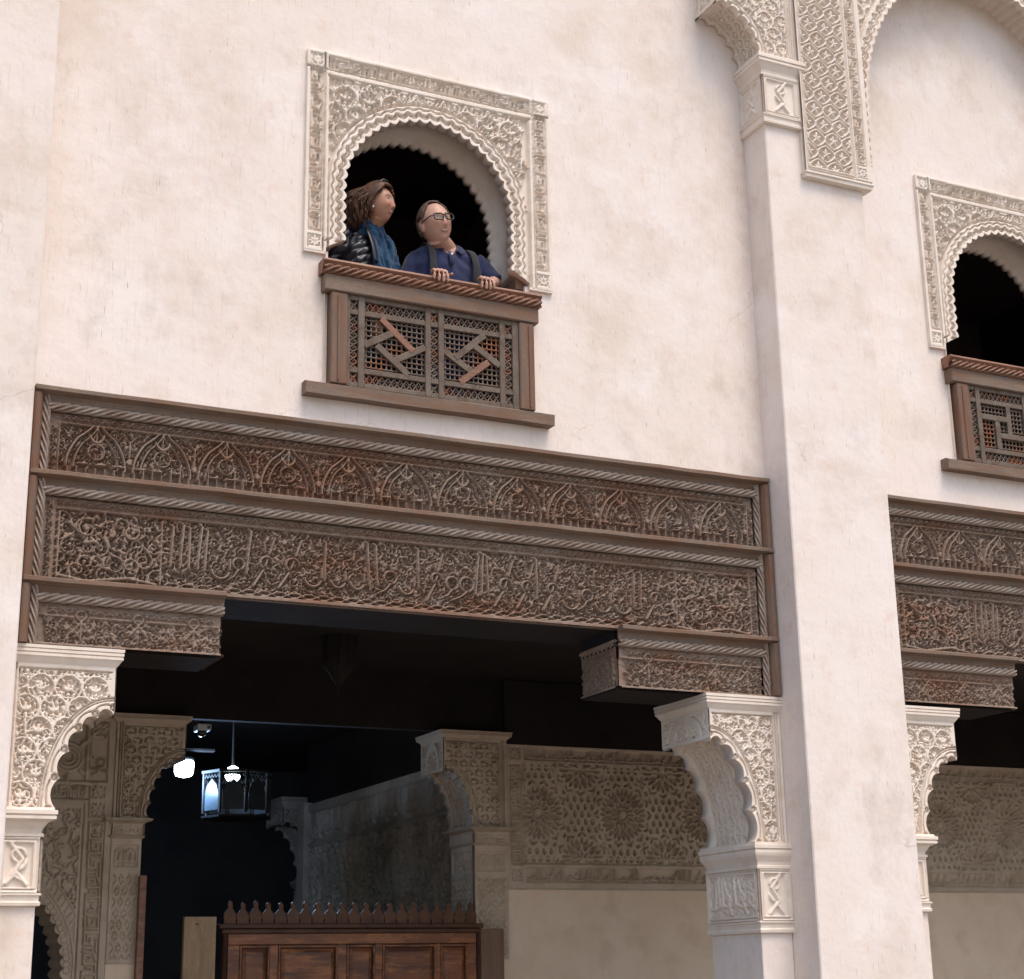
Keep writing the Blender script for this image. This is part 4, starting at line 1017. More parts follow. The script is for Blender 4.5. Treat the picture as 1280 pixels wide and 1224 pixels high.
# ---- the shell of the gallery and the rooms
def shell(name, label, x0, x1, y0, y1, z0, z1, mat, cat): 
    o = box(name, x0, x1, y0, y1, z0, z1, mat); tag(o, label, kind='structure'); return o
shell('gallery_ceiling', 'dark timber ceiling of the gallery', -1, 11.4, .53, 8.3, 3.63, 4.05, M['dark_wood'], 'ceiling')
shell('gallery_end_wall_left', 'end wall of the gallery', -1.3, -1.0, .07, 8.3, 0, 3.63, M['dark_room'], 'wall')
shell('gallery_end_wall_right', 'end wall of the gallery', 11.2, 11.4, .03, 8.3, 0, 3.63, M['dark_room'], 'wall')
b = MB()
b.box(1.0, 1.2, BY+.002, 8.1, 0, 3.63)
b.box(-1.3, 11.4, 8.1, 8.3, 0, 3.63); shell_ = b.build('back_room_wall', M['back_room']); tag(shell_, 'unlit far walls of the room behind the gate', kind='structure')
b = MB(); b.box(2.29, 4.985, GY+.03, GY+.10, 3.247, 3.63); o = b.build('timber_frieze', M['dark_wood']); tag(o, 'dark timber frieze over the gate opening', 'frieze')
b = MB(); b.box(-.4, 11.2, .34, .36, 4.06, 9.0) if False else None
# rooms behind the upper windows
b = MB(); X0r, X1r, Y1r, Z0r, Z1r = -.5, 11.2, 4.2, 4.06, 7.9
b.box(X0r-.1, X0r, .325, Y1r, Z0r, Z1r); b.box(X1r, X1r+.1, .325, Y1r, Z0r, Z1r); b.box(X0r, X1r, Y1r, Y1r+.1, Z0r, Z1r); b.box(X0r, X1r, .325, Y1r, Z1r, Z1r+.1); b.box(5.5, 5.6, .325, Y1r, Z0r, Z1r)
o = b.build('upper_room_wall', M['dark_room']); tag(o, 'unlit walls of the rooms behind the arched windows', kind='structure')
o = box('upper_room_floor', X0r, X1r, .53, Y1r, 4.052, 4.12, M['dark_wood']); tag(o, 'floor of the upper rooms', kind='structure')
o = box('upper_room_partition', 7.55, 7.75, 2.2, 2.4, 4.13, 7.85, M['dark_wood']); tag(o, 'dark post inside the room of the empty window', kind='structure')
# ---- carved side wall of the back room
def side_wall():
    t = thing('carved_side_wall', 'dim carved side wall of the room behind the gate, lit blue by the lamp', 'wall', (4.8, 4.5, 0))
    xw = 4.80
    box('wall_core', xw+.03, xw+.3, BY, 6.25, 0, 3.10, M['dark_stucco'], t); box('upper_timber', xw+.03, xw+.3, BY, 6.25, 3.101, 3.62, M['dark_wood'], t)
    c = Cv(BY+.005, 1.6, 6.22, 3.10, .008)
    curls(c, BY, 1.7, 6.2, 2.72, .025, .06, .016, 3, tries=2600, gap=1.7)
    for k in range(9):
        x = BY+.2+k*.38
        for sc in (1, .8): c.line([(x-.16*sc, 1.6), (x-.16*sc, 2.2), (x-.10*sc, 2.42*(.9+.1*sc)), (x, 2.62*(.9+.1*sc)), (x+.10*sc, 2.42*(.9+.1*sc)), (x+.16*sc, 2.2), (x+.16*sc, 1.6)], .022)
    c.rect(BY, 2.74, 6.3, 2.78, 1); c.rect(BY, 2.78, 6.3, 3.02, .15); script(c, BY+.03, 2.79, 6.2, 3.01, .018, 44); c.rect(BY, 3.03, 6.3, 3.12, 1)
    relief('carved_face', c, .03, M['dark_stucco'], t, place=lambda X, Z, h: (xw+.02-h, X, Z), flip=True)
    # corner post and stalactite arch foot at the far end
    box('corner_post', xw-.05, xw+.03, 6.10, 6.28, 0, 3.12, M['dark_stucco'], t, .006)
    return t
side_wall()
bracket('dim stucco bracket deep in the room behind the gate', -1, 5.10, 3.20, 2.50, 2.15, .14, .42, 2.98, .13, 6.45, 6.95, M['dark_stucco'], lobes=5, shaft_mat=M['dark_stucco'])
# ---- gate
def gate():
    y = 2.34; fx = lambda px, py: at(px, py, y)
    xl, zt = fx(279, 1150); xr, _ = fx(599, 1160); zt = 1.962
    t = thing('wooden_gate', 'red brown panelled wooden gate with a row of pointed finials', 'gate', ((xl+xr)/2, y, 0))
    box('core', xl, xr, y, y+.03, .05, zt-.05, M['gate_dark'], t)
    box('top_cap', xl-.03, xr+.02, y-.030, y+.055, zt-.028, zt, M['gate_dark'], t, .004)
    box('cap_moulding', xl-.01, xr+.005, y-.022, y+.045, zt-.060, zt-.030, M['gate_dark'], t, .006)
    # beaded edge
    for xe in (xl+.012, xr-.012): rope('edge_rope', (xe, y-.012, zt-.06), (xe, y-.012, .06), .012, M['gate_dark'], t, pitch=.03)
    box('rail', xl+.03, xr-.03, y-.016, y, zt-.125, zt-.060, M['gate_wood'], t, .003)
    box('rail', xl+.03, xr-.03, y-.016, y, .55, .63, M['gate_wood'], t, .003)
    # posts and panels: narrow, wide, narrow, wide, narrow
    W_ = xr-xl-.06; u = W_/(1090-245); X_ = lambda q: xl+.03+(q-245)*u
    panels = [(283, 380), (408, 605), (636, 732), (758, 945), (962, 1058)]
    edges = [245]+[v for p in panels for v in p]+[1090]
    for i in range(0, len(edges), 2): box('stile', X_(edges[i]), X_(edges[i+1]), y-.0165, y, .631, zt-.126, M['gate_wood'], t, .003)
    for a, b_ in panels:
        xa, xb = X_(a), X_(b_); za, zb = .64, zt-.130
        fr_ = MB()
        for x0, x1, z0, z1 in ((xa, xa+.014, za, zb), (xb-.014, xb, za, zb), (xa+.014, xb-.014, za, za+.014), (xa+.014, xb-.014, zb-.014, zb)): fr_.box(x0, x1, y-.022, y-.001, z0, z1)
        pn = MB()
        rg = [[(xa+.022+d, y-.001-h, za+.022+d), (xb-.022-d, y-.001-h, za+.022+d), (xb-.022-d, y-.001-h, zb-.022-d), (xa+.022+d, y-.001-h, zb-.022-d)] for d, h in ((0, 0), (.0, .004), (.022, .016), (.026, .016))]
        p_ = pn.loft(rg).build('panel', M['gate_wood'], t); fr_.build('panel_moulding', M['gate_wood'], p_, bevel=.003)
    # finials
    prof = [(.040, 0), (.036, .016), (.041, .038), (.037, .060), (.022, .080), (.012, .092), (.016, .104), (.014, .120), (.004, .134)]
    n = 21
    for k in range(n):
        x = xl+.02+(xr-xl-.02)*(k+.3)/n; rgk = random.Random(k); sc = 1+rgk.uniform(-.05, .05); dx = rgk.uniform(-.003, .003)
        L_ = [(x-a, zt+z*sc) for a, z in prof]; R_ = [(x+a+dx*0, zt+z*sc) for a, z in prof][::-1]
        pts = L_+R_; MB().loft([[(a, yy, z) for a, z in pts] for yy in (y, y+.022)]).build('finial', M['finial_wood'], t, bevel=.0015)
    return t, xl, xr, y, zt
GT, gxl, gxr, gy, gzt = gate()
x0, _ = at(230, 1150, gy); x1, _ = at(271, 1150, gy); z = at(230, 1146, gy)[1]
t = thing('pale_plank', 'pale upright plank with nail heads beside the red brown gate', 'plank', ((x0+x1)/2, gy, 0))
box('board', x0, x1-.004, gy-.01, gy+.03, 0, z, M['pale_board'], t, .003)
for dz in (.045, .37, .60): MB().lathe(((x0+x1)/2-.02, gy-.012, z-dz), [(.002, -.006), (.010, -.003), (.010, .003), (.002, .006)], 8).build('nail_head', M['rail_wood'], t)
x0, _ = at(600, 1160, gy); x1, _ = at(629, 1160, gy); z = at(615, 1161, gy)[1]
o = box('upright_plank', x0, x1, gy-.01, gy+.04, 0, z, M['wood_v'], None, .003); tag(o, 'dark brown upright plank between the gate and the carved shaft', 'plank')
x0, z = at(173, 1094, 2.42); x1, _ = at(183, 1094, 2.42)
o = box('door_leaf', x0+.01, x1+.005, 2.42, 2.46, 0, z, M['rail_wood'], None, .003); tag(o, 'narrow reddish wooden door edge against the carved shaft', 'door')

# ================================================================== lamp, lantern, camera
M['white_plastic'] = material('white_plastic', (.62,.62,.60), rough=.4)
M['black_plastic'] = material('black_plastic', (.02,.02,.02), rough=.25, spec=.6)
M['iron'] = material('dark_iron', (.010,.009,.009), (.016,.014,.013), rough=.7, scale=8)
M['glow'] = emitter('lamp_glow', (.86, .93, 1.0), 14.0)
M['pane'] = material('frosted_pane', (.035,.045,.055), (.025,.035,.042), scale=6, rough=.35)
LY = 4.0
lx, lz = at(230, 961, LY)
t = thing('wall_lamp', 'bright white lit lamp with a short drum glass hanging below a bar', 'lamp', (lx, LY, lz-.07))
MB().lathe((lx, LY, lz-.062), [(.02, 0), (.055, .010), (.068, .035), (.070, .105), (.064, .118)], 20).build('glass', M['glow'], t, True)
MB().lathe((lx, LY, lz+.057), [(.066, 0), (.072, .01), (.06, .03), (.02, .04)], 20).build('cap', M['iron'], t, True)
bx0, bz = at(232, 937, LY); bx1, _ = at(268, 937, LY)
box('bar', lx-.05, bx1, LY-.03, LY+.03, bz-.012, bz+.012, M['iron'], t, .005)
MB().tube([(lx, LY, lz+.09), (lx, LY, 3.64)], .012).build('stem', M['iron'], t)
pl = bpy.data.lights.new('lamp_light', 'POINT'); pl.energy = 26.0; pl.color = (.38, .62, 1.0); pl.shadow_soft_size = .07
po = bpy.data.objects.new('lamp_light', pl); po.location = (0, -.12, -.03); link(po, t)
# lantern with arched panes
def lantern():
    cx, cz = at(296, 996, LY-.1); R = .245; y = LY-.1
    t = thing('lantern', 'dark iron lantern with arched panes and a lit bulb', 'lantern', (cx, y, cz-.14))
    nP = 8; hz = .24
    for k in range(nP):
        a0, a1 = 2*PI*k/nP, 2*PI*(k+1)/nP; A = np.array([cx+R*math.cos(a0), y+R*math.sin(a0)]); B = np.array([cx+R*math.cos(a1), y+R*math.sin(a1)]); D_ = B-A
        MB().tube([(A[0], A[1], cz-.13), (A[0], A[1], cz+.16)], .012, 8).build('post', M['iron'], t)
        pts = [(.1, -.11), (.9, -.11), (.9, .0), (.78, .06), (.5, .105), (.22, .06), (.1, .0)]
        nrm = np.array([D_[1], -D_[0]])/np.linalg.norm(D_)*.004
        MB().loft([[(A[0]+D_[0]*u+nrm[0]*s_, A[1]+D_[1]*u+nrm[1]*s_, cz+v) for u, v in pts] for s_ in (-1, 1)]).build('pane', M['pane'], t)
        fr = MB()
        for q in range(5):
            u0, u1 = .08+.17*q, .08+.17*(q+1); fr.tube([(A[0]+D_[0]*u0, A[1]+D_[1]*u0, cz+.12), (A[0]+D_[0]*(u0+u1)/2, A[1]+D_[1]*(u0+u1)/2, cz+.145), (A[0]+D_[0]*u1, A[1]+D_[1]*u1, cz+.12)], .006, 6)
        fr.tube([(A[0]+D_[0]*u, A[1]+D_[1]*u, cz+v+.008) for u, v in pts[2:7]], .006, 6); fr.build('fretwork', M['iron'], t)
    MB().lathe((cx, y, cz-.16), [(R-.03, 0), (R+.012, 0), (R+.015, .014), (R-.03, .018)], nP).build('base_ring', M['iron'], t)
    MB().lathe((cx, y, cz+.155), [(R+.02, 0), (R+.02, .018), (R-.02, .02), (R-.02, .0)], nP).build('top_ring', M['iron'], t)
    bx, bz = at(291, 968, y)
    MB().ell((bx, y, bz), (.055, .055, .060), nu=16, nv=10).build('bulb', M['glow'], t, True)
    MB().tube([(bx, y, bz+.045), (bx, y, 3.64)], .010).build('chain', M['iron'], t)
lantern()
def hanging_lantern():
    y = 1.5; cx, cz = at(424, 835, y)
    t = thing('hanging_lantern', 'unlit dark lantern with a pointed base hanging under the gallery ceiling', 'lantern', (cx, y, cz-.2))
    MB().lathe((cx, y, cz), [(.003, -.17), (.010, -.15), (.012, -.11), (.03, -.085), (.085, 0), (.095, .02)], 10).build('pointed_base', M['dark_wood'], t)
    MB().lathe((cx, y, cz), [(.095, .02), (.105, .05), (.105, .25), (.09, .30)], 10).build('body', M['dark_wood'], t)
    for k in range(10): a = 2*PI*k/10; MB().tube([(cx+.1*math.cos(a), y+.1*math.sin(a), cz+.0), (cx+.112*math.cos(a), y+.112*math.sin(a), cz+.28)], .007, 6).build('rib', M['iron'], t)
    MB().tube([(cx, y, cz+.3), (cx, y, 3.64)], .008).build('chain', M['iron'], t)
hanging_lantern()
def cctv():
    y = 3.2; cx, cz = at(253, 911, y)
    t = thing('security_camera', 'small white security camera with a dark dome below the ceiling', 'camera', (cx, y, cz))
    box('housing', cx-.048, cx+.048, y-.06, y+.06, cz-.018, cz+.026, M['white_plastic'], t, .006)
    MB().ell((cx-.005, y-.01, cz-.028), (.034, .034, .030)).build('dome', M['black_plastic'], t, True)
    for dx in (.022, .034): box('vent', cx+dx-.004, cx+dx+.004, y-.063, y-.059, cz-.006, cz+.014, M['black_plastic'], t)
    MB().tube([(cx, y, cz+.02), (cx, y, 3.64)], .012).build('stem', M['iron'], t)
cctv()
# ================================================================== people
def vcol_material(name, rough, sss=0.0, bump=0.0, bscale=200, spec=.4):
    mt = bpy.data.materials.new(name); mt.use_nodes = True; N = mt.node_tree.nodes; L = mt.node_tree.links; b = N['Principled BSDF']
    a = N.new('ShaderNodeAttribute'); a.attribute_name = 'col'
    n = N.new('ShaderNodeTexNoise'); n.inputs['Scale'].default_value = 45; n.inputs['Detail'].default_value = 4
    h = N.new('ShaderNodeMix'); h.data_type = 'RGBA'; h.blend_type = 'MULTIPLY'; h.inputs[0].default_value = .18
    L.new(a.outputs['Color'], h.inputs[6]); L.new(n.outputs['Color'], h.inputs[7]); L.new(h.outputs[2], b.inputs['Base Color'])
    b.inputs['Roughness'].default_value = rough; b.inputs['Specular IOR Level'].default_value = spec
    if sss: b.inputs['Subsurface Weight'].default_value = sss; b.inputs['Subsurface Radius'].default_value = (.01, .004, .002); b.inputs['Subsurface Scale'].default_value = .6
    return mt
M['skin'] = vcol_material('skin', .5, .12)
def fabric(name, c, c2, rough=.85, bump=.001, bscale=300, sheen=.2):
    m_ = material(name, c, c2, scale=14, rough=rough, bump=bump, bscale=bscale, spec=.2); m_.node_tree.nodes['Principled BSDF'].inputs['Sheen Weight'].default_value = sheen; return m_
M['polo'] = fabric('navy_cotton', (.013,.019,.058), (.019,.027,.078))
M['polo_dark'] = fabric('dark_navy_trim', (.010,.013,.03), (.014,.018,.04))
M['strap'] = fabric('charcoal_webbing', (.016,.017,.021), (.024,.025,.030))
M['jacket'] = material('quilted_nylon', (.007,.007,.012), (.012,.012,.019), scale=10, rough=.36, spec=.45, bump=.001, bscale=60)
M['scarf'] = fabric('teal_scarf', (.005,.030,.078), (.008,.052,.105))
M['knit'] = fabric('blue_knit', (.010,.030,.11), (.016,.045,.14))
M['hair_b'] = material('brown_hair', (.060,.027,.015), (.13,.062,.034), (.030,.013,.008), scale=26, stretch=(1,1,.25), rough=.6, spec=.3)
M['hair_g'] = material('greying_brown_hair', (.085,.052,.036), (.14,.105,.085), (.05,.03,.02), scale=40, rough=.6)
M['metal'] = material('bright_metal', (.75,.75,.72), rough=.25, metallic=1.0)
M['pearl'] = material('pearl', (.85,.82,.76), rough=.2)
M['frame'] = material('black_acetate', (.012,.010,.010), rough=.2, spec=.6)
gl = bpy.data.materials.new('lens_glass'); gl.use_nodes = True; _b = gl.node_tree.nodes['Principled BSDF']
_b.inputs['Base Color'].default_value = (.95,.97,1,1); _b.inputs['Roughness'].default_value = .03; _b.inputs['IOR'].default_value = 1.08; _b.inputs['Transmission Weight'].default_value = 1.0; _b.inputs['Alpha'].default_value = .07
M['lens'] = gl
def axes(heading, pitch, roll):
    """f forward, u up, r the person's right; heading from -y towards +x"""
    f = np.array([math.sin(heading)*math.cos(pitch), -math.cos(heading)*math.cos(pitch), math.sin(pitch)])
    r0 = np.cross(f, [0, 0, 1.0]); r0 /= np.linalg.norm(r0); u0 = np.cross(r0, f)
    r = r0*math.cos(roll)-u0*math.sin(roll); u = np.cross(r, f)
    return np.stack([r, f, u], 1)             # columns
def gs(x, z, cx, cz, sx, sz): return np.exp(-((x-cx)/sx)**2-((z-cz)/sz)**2)
def head_grid(off=0.0, nu=110, nv=84, female=False, sc=1.0):
    th = np.linspace(.015, PI-.015, nv)[:, None]; ph = np.linspace(-PI, PI, nu+1)[None, :-1]
    X = .081*np.sin(th)*np.sin(ph); Y = .097*np.sin(th)*np.cos(ph); Z = .122*np.cos(th)*np.ones_like(ph)
    k = np.clip(-Z/.12, 0, 1)
    X = X*(1-(.30 if female else .20)*k**1.8); Y = np.where(Y > 0, Y*(1-.10*k**2), Y*(1-.42*k**1.3))
    X = X*(1+.05*np.exp(-((Z-.05)/.05)**2))
    Y = np.where(Y > 0, Y*(.94+.06*np.cos(np.clip(ph, -1.5, 1.5))), Y*1.06)
    fr = np.clip((np.cos(ph)*np.sin(th)-.15)/.4, 0, 1)
    d = 0*X
    nz = np.clip((.022-Z)/.058, 0, 1)*(Z > -.047)+0
    d += (.004+.0145*nz**1.3)*np.exp(-(X/(.0085+.004*nz))**2)*np.clip((.030-Z)/.012, 0, 1)*np.clip((Z+.050)/.010, 0, 1)
    for s in (-1, 1):
        d += -.0085*gs(X, Z, s*.030, .010, .015, .0105)+.0035*gs(X, Z, s*.030, .032, .022, .007)+.0042*gs(X, Z, s*.030, .010, .009, .006)
        d += (.0062)*gs(X, Z, s*.040, -.026, .017, .016)-.003*gs(X, Z, s*.034, -.056, .008, .014)+.004*gs(X, Z, s*.012, -.038, .006, .006)
    d += .0045*gs(X, Z, 0, -.0535, .022, .0055)+.0045*gs(X, Z, 0, -.0695, .019, .0055)-.0030*gs(X, Z, 0, -.0615, .020, .003)-.0025*gs(X, Z, 0, -.080, .022, .006)+.0055*gs(X, Z, 0, -.100, .022, .014)
    Y = Y+d*fr
    P = np.stack([X, Y, Z], -1)*sc
    if off:
        c = np.array([0, -.01, .0]); v = P-c; P = P+v/np.linalg.norm(v, axis=-1, keepdims=True)*off
    return P
def to_world(P, c, A): return np.asarray(P) @ A.T+np.array(c)
def grid_tri(P):
    n, m_, _ = P.shape; f = []
    for i in range(n-1):
        for j in range(m_): f.append((i*m_+j, (i+1)*m_+j, (i+1)*m_+(j+1) % m_, i*m_+(j+1) % m_))
    f.append([j for j in range(m_)][::-1] if False else list(range(m_))); f.append([(n-1)*m_+j for j in range(m_)][::-1])
    return P.reshape(-1, 3), f
def fuse(name, mb, mat, parent, voxel, smooth=2, fac=.5, disp=None):
    """one continuous skin over all the shapes in mb"""
    o = mb.build(name+'_tmp', mat); dg = bpy.context.evaluated_depsgraph_get
    r = o.modifiers.new('r', 'REMESH'); r.mode = 'VOXEL'; r.voxel_size = voxel; r.use_smooth_shade = True
    s = o.modifiers.new('s', 'SMOOTH'); s.factor = fac; s.iterations = smooth
    me = bpy.data.meshes.new_from_object(o.evaluated_get(dg()))
    n = len(me.vertices); v = np.empty(n*3); me.vertices.foreach_get('co', v); v = v.reshape(-1, 3)
    if disp is not None:
        nm = np.empty(n*3); me.vertices.foreach_get('normal', nm); nm = nm.reshape(-1, 3); v = v+nm*disp(v)[:, None]
    w_ = v.copy(); v = v-ORG.get(top_of(parent).name, 0); me.vertices.foreach_set('co', v.ravel())
    me.polygons.foreach_set('use_smooth', np.ones(len(me.polygons), bool)); me.materials.clear(); me.materials.append(mat); me.update(); me.name = name
    bpy.data.objects.remove(o); q = bpy.data.objects.new(name, me); link(q, parent); return q, w_
def paint(o, C):
    at_ = o.data.color_attributes.new('col', 'FLOAT_COLOR', 'POINT')
    at_.data.foreach_set('color', np.concatenate([C, np.ones((len(C), 1))], 1).ravel())
def face_paint(v, c, A, base, lip, brow, iris, smile=True, brow_dark=.8, hair=None):
    L_ = (v-np.array(c)) @ A/(A[:, 0] @ A[:, 0]); x, y, z = L_[:, 0], L_[:, 1], L_[:, 2]
    C = np.tile(np.array(base), (len(v), 1)); hd = (np.abs(x) < .11) & (np.abs(y) < .14) & (z > -.13) & (z < .14)
    fr = hd & (y > .03)
    def blend(m_, col, k): C[:] = C*(1-(m_*k)[:, None])+np.array(col)*(m_*k)[:, None]
    blend(fr*np.clip(gs(np.abs(x), z, .040, -.024, .02, .018), 0, 1), (base[0]*1.05, base[1]*.72, base[2]*.62), .45)
    blend(fr*np.exp(-((x)/.016)**2-((z+.03)/.012)**2), (base[0]*1.02, base[1]*.75, base[2]*.66), .4)
    blend(fr*(np.abs(z+.0615) < .0105-.008*(np.abs(x)/.030)**2)*(np.abs(x) < .028), lip, .9)
    if smile: blend(fr*(np.abs(z+.0615-.25*np.abs(x)*np.abs(x)/.02) < .0034)*(np.abs(x) < .019), (.55, .47, .40), 1); 
    if smile: blend(fr*(np.abs(z+.068) < .0022)*(np.abs(x) < .020), (.12, .03, .025), .8)
    for s in (-1, 1):
        blend(fr*(np.abs(z-.034+.25*np.abs(np.abs(x)-.03)) < .0042)*(np.abs(np.abs(x)-.031) < .019)*(np.sign(x) == s), brow, brow_dark)
        ex, ez = x-s*.030, z-.010
        blend(fr*((ex/.0145)**2+(ez/.0060)**2 < 1.0), (.05, .03, .022), .8); blend(fr*((ex/.0120)**2+(ez/.0040)**2 < 1), (.42, .39, .36), 1); blend(fr*((ex-.0015)**2+(ez/.95)**2 < .0042**2)*(np.abs(ez) < .0040), iris, 1)
        blend(fr*gs(x, z, s*.009, -.047, .003, .0022), (.16, .06, .045), .7)
    return C
def finger(mb, pts, r0, r1): mb.tube(pts, list(np.linspace(r0, r1, len(pts))), 8)
def hand_on_rail(mb, kx, side, wrist, yk=-.068, zk=5.412, spread=.0196):
    """fingers over the front of the rail; kx = x of the knuckle row's middle; side=+1 thumb towards +x"""
    kn = []
    lens = [.070, .079, .074, .058]
    for i in range(4):
        o_ = (1.5-i)*spread*side; x = kx+o_; y = yk+(-.004, -.008, -.005, .003)[i]; kn.append((x, y, zk))
        l = lens[i]; dr = -side*.004*(i-1.3)
        finger(mb, [(x, y+.012, zk-.002), (x+dr*.2, y-.020, zk-.004), (x+dr, y-.042, zk-.020), (x+dr*1.4, y-.050, zk-.020-l*.36), (x+dr*1.7, y-.046, zk-.020-l*.74)], .0116, .0084)
        mb.ell((x+dr*1.7, y-.046, zk-.020-l*.74), (.0080, .0080, .010), nu=8, nv=6)
    w = np.array(wrist)
    # palm
    ring = lambda c, hw, hh: [(c[0]+hw*math.cos(a), c[1], c[2]+hh*math.sin(a)) for a in np.linspace(0, 2*PI, 14, endpoint=False)]
    c0 = np.array([kx, yk+.006, zk-.004]); mid = c0*.5+w*.5
    mb.loft([ring(c0+np.array([0, -.016, 0]), .039, .010), ring(c0, .042, .014), ring(mid, .040, .018), ring(w, .029, .020)])
    tb = mid+np.array([side*.030, .0, -.004]); finger(mb, [tuple(mid+np.array([side*.012, .004, -.002])), tuple(tb), tuple(tb+np.array([side*.024, -.030, -.003])), tuple(tb+np.array([side*.030, -.055, -.006]))], .0125, .0085)
    mb.ell(tuple(tb+np.array([side*.030, -.057, -.006])), (.009, .010, .0085), nu=8, nv=6)
def torso_rings(levels, A, n=28, puff=None):
    """levels: (centre, half width, half depth, squareness)"""
    R_ = []
    for c, hw, hd in levels:
        ring = []
        for k in range(n):
            a = 2*PI*k/n; ca, sa = math.cos(a), math.sin(a); p = 2.6
            rr = 1/((abs(ca)**p+abs(sa)**p)**(1/p)); ring.append(np.array(c)+A[:, 0]*hw*ca*rr+A[:, 1]*hd*sa*rr)
        R_.append(ring)
    return R_
# ------------------------------------------------------------------ man
def man():
    fx = lambda px, py, y: np.array([at(px, py, y)[0], y, at(px, py, y)[1]])
    hc = fx(544, 281.5, .09); A = axes(math.radians(6), math.radians(2), math.radians(13))
    B = axes(math.radians(4), 0, 0)
    t = thing('person', 'person with glasses in a navy polo shirt, hands resting on the rail', 'person', (3.52, .25, 4.12), )
    A = A*1.07
    HG = head_grid()
    mb = MB(); v, f = grid_tri(to_world(HG, hc, A)); mb.raw(v, f)
    for s in (-1, 1):
        mb.ell(to_world([(s*.085, -.004, -.012)], hc, A)[0], (.009, .019, .031), A, 12, 8); mb.ell(to_world([(s*.090, -.014, .000)], hc, A)[0], (.006, .012, .022), A, 10, 6)
    nb = np.array([3.553, .190, 5.690]); jaw = to_world([(0, -.012, -.085)], hc, A)[0]
    mb.tube([nb+np.array([0, .03, -.06]), nb, nb*.5+jaw*.5, jaw, jaw+np.array([0, .01, .06])], [.082, .068, .063, .063, .055], 18)
    ch = np.array([3.560, .220, 5.530])
    mb.loft(torso_rings([(ch+np.array([0, .02, -1.0]), .13, .09), (ch+np.array([0, .02, -.55]), .15, .11), (ch+np.array([0, .0, -.2]), .17, .11), (ch, .185, .115), (ch+np.array([0, -.01, .12]), .16, .09), (ch+np.array([0, -.01, .17]), .07, .06)], B))
    # standing legs
    for s in (-1, 1): mb.tube([(3.55+s*.085, .26, 4.62), (3.56+s*.095, .26, 4.40), (3.56+s*.10, .27, 4.20), (3.56+s*.10, .20, 4.150)], [.085, .065, .05, .045], 14)
    mb.tube([(3.56, .255, 4.72), (3.56, .255, 4.55)], [.15, .13], 18)
    Rs, Ls = np.array([3.375, .210, 5.578]), np.array([3.762, .205, 5.632])
    Re, Le = np.array([3.300, .185, 5.36]), np.array([3.850, .150, 5.500])
    Rw, Lw = np.array([3.455, .045, 5.432]), np.array([3.782, .035, 5.452])
    mb.tube([Rs, (Rs+Re)/2, Re, (Re+Rw)/2, Rw], [.055, .046, .043, .036, .026], 14); mb.tube([Ls, (Ls+Le)/2, Le, (Le+Lw)/2, Lw], [.055, .047, .044, .038, .027], 14)
    kx1, kx2 = at(548, 352, -.075)[0], at(606, 362, -.075)[0]
    hand_on_rail(mb, kx1, 1, Rw); hand_on_rail(mb, kx2, -1, Lw)
    body, w_ = fuse('body', mb, M['skin'], t, .0040, 2, .5)
    C = face_paint(w_, hc, A, (.52, .295, .215), (.42, .17, .13), (.12, .075, .05), (.05, .06, .07), True, .5)
    leg = w_[:, 2] < 4.95; C[leg] = (.03, .032, .04)
    paint(body, C)
    # hair: short, receding
    P = head_grid(.0035); n, m_, _ = P.shape; rg = np.random.RandomState(2)
    ph = np.linspace(-PI, PI, m_+1)[:-1]; Z = P[..., 2]; a = np.abs(ph)[None, :]
    line = np.where(a < .85, .106+0*a, np.where(a < 1.2, .106-(a-.85)/.35*.065, np.where(a < 1.42, .041-(a-1.2)/.22*.035, np.where(a < 1.85, .032, -.05))))
    m2 = Z > line
    P2 = P+(P/np.linalg.norm(P, axis=-1, keepdims=True))*(rg.rand(n, m_, 1)*.0022-.0005)
    W = to_world(P2.reshape(-1, 3), hc, A); fs = []
    for i in range(n-1):
        for j in range(m_):
            k = (j+1) % m_
            if m2[i, j] and m2[i+1, j] and m2[i, k] and m2[i+1, k]: fs.append((i*m_+j, (i+1)*m_+j, (i+1)*m_+k, i*m_+k))
    h = add('hair', W, fs, M['hair_g'], t, True)
    sm = h.modifiers.new('t', 'SOLIDIFY'); sm.thickness = .010; sm.offset = -1
    # glasses
    g_ = thing_part = MB()
    def lens_pts(hw, hh, n_):
        o_ = []
        for q in np.linspace(0, 2*PI, n_):
            cq, sq = math.cos(q), math.sin(q); k_ = 1/((abs(cq)**3.4+abs(sq)**3.4)**(1/3.4)); o_.append((hw*cq*k_, hh*sq*k_))
        return o_
    for s in (-1, 1):
        g_.tube([to_world([(s*.034+a_, .104-.35*max(0, abs(s*.034+a_)-.02)**1.0*.5, .006+b_)], hc, A)[0] for a_, b_ in lens_pts(.0265, .0175, 29)], .0040, 6)
        g_.tube([to_world([p], hc, A)[0] for p in ((s*.060, .097, .015), (s*.078, .082, .014), (s*.086, .030, .010), (s*.089, -.012, .004), (s*.086, -.025, -.006))], .0036, 6)
    g_.tube([to_world([p], hc, A)[0] for p in ((-.009, .106, .013), (0, .110, .015), (.009, .106, .013))], .0036, 6)
    go = g_.build('glasses', M['frame'], t, True)
    for s in (-1, 1):
        MB().loft([[to_world([(s*.034+a_, .1015-.175*max(0, abs(s*.034+a_)-.02)+d, .006+b_)], hc, A)[0] for a_, b_ in lens_pts(.0250, .0160, 21)[:-1]] for d in (-.0008, .0008)]).build('lens', M['lens'], go)
    # polo shirt
    sb = MB()
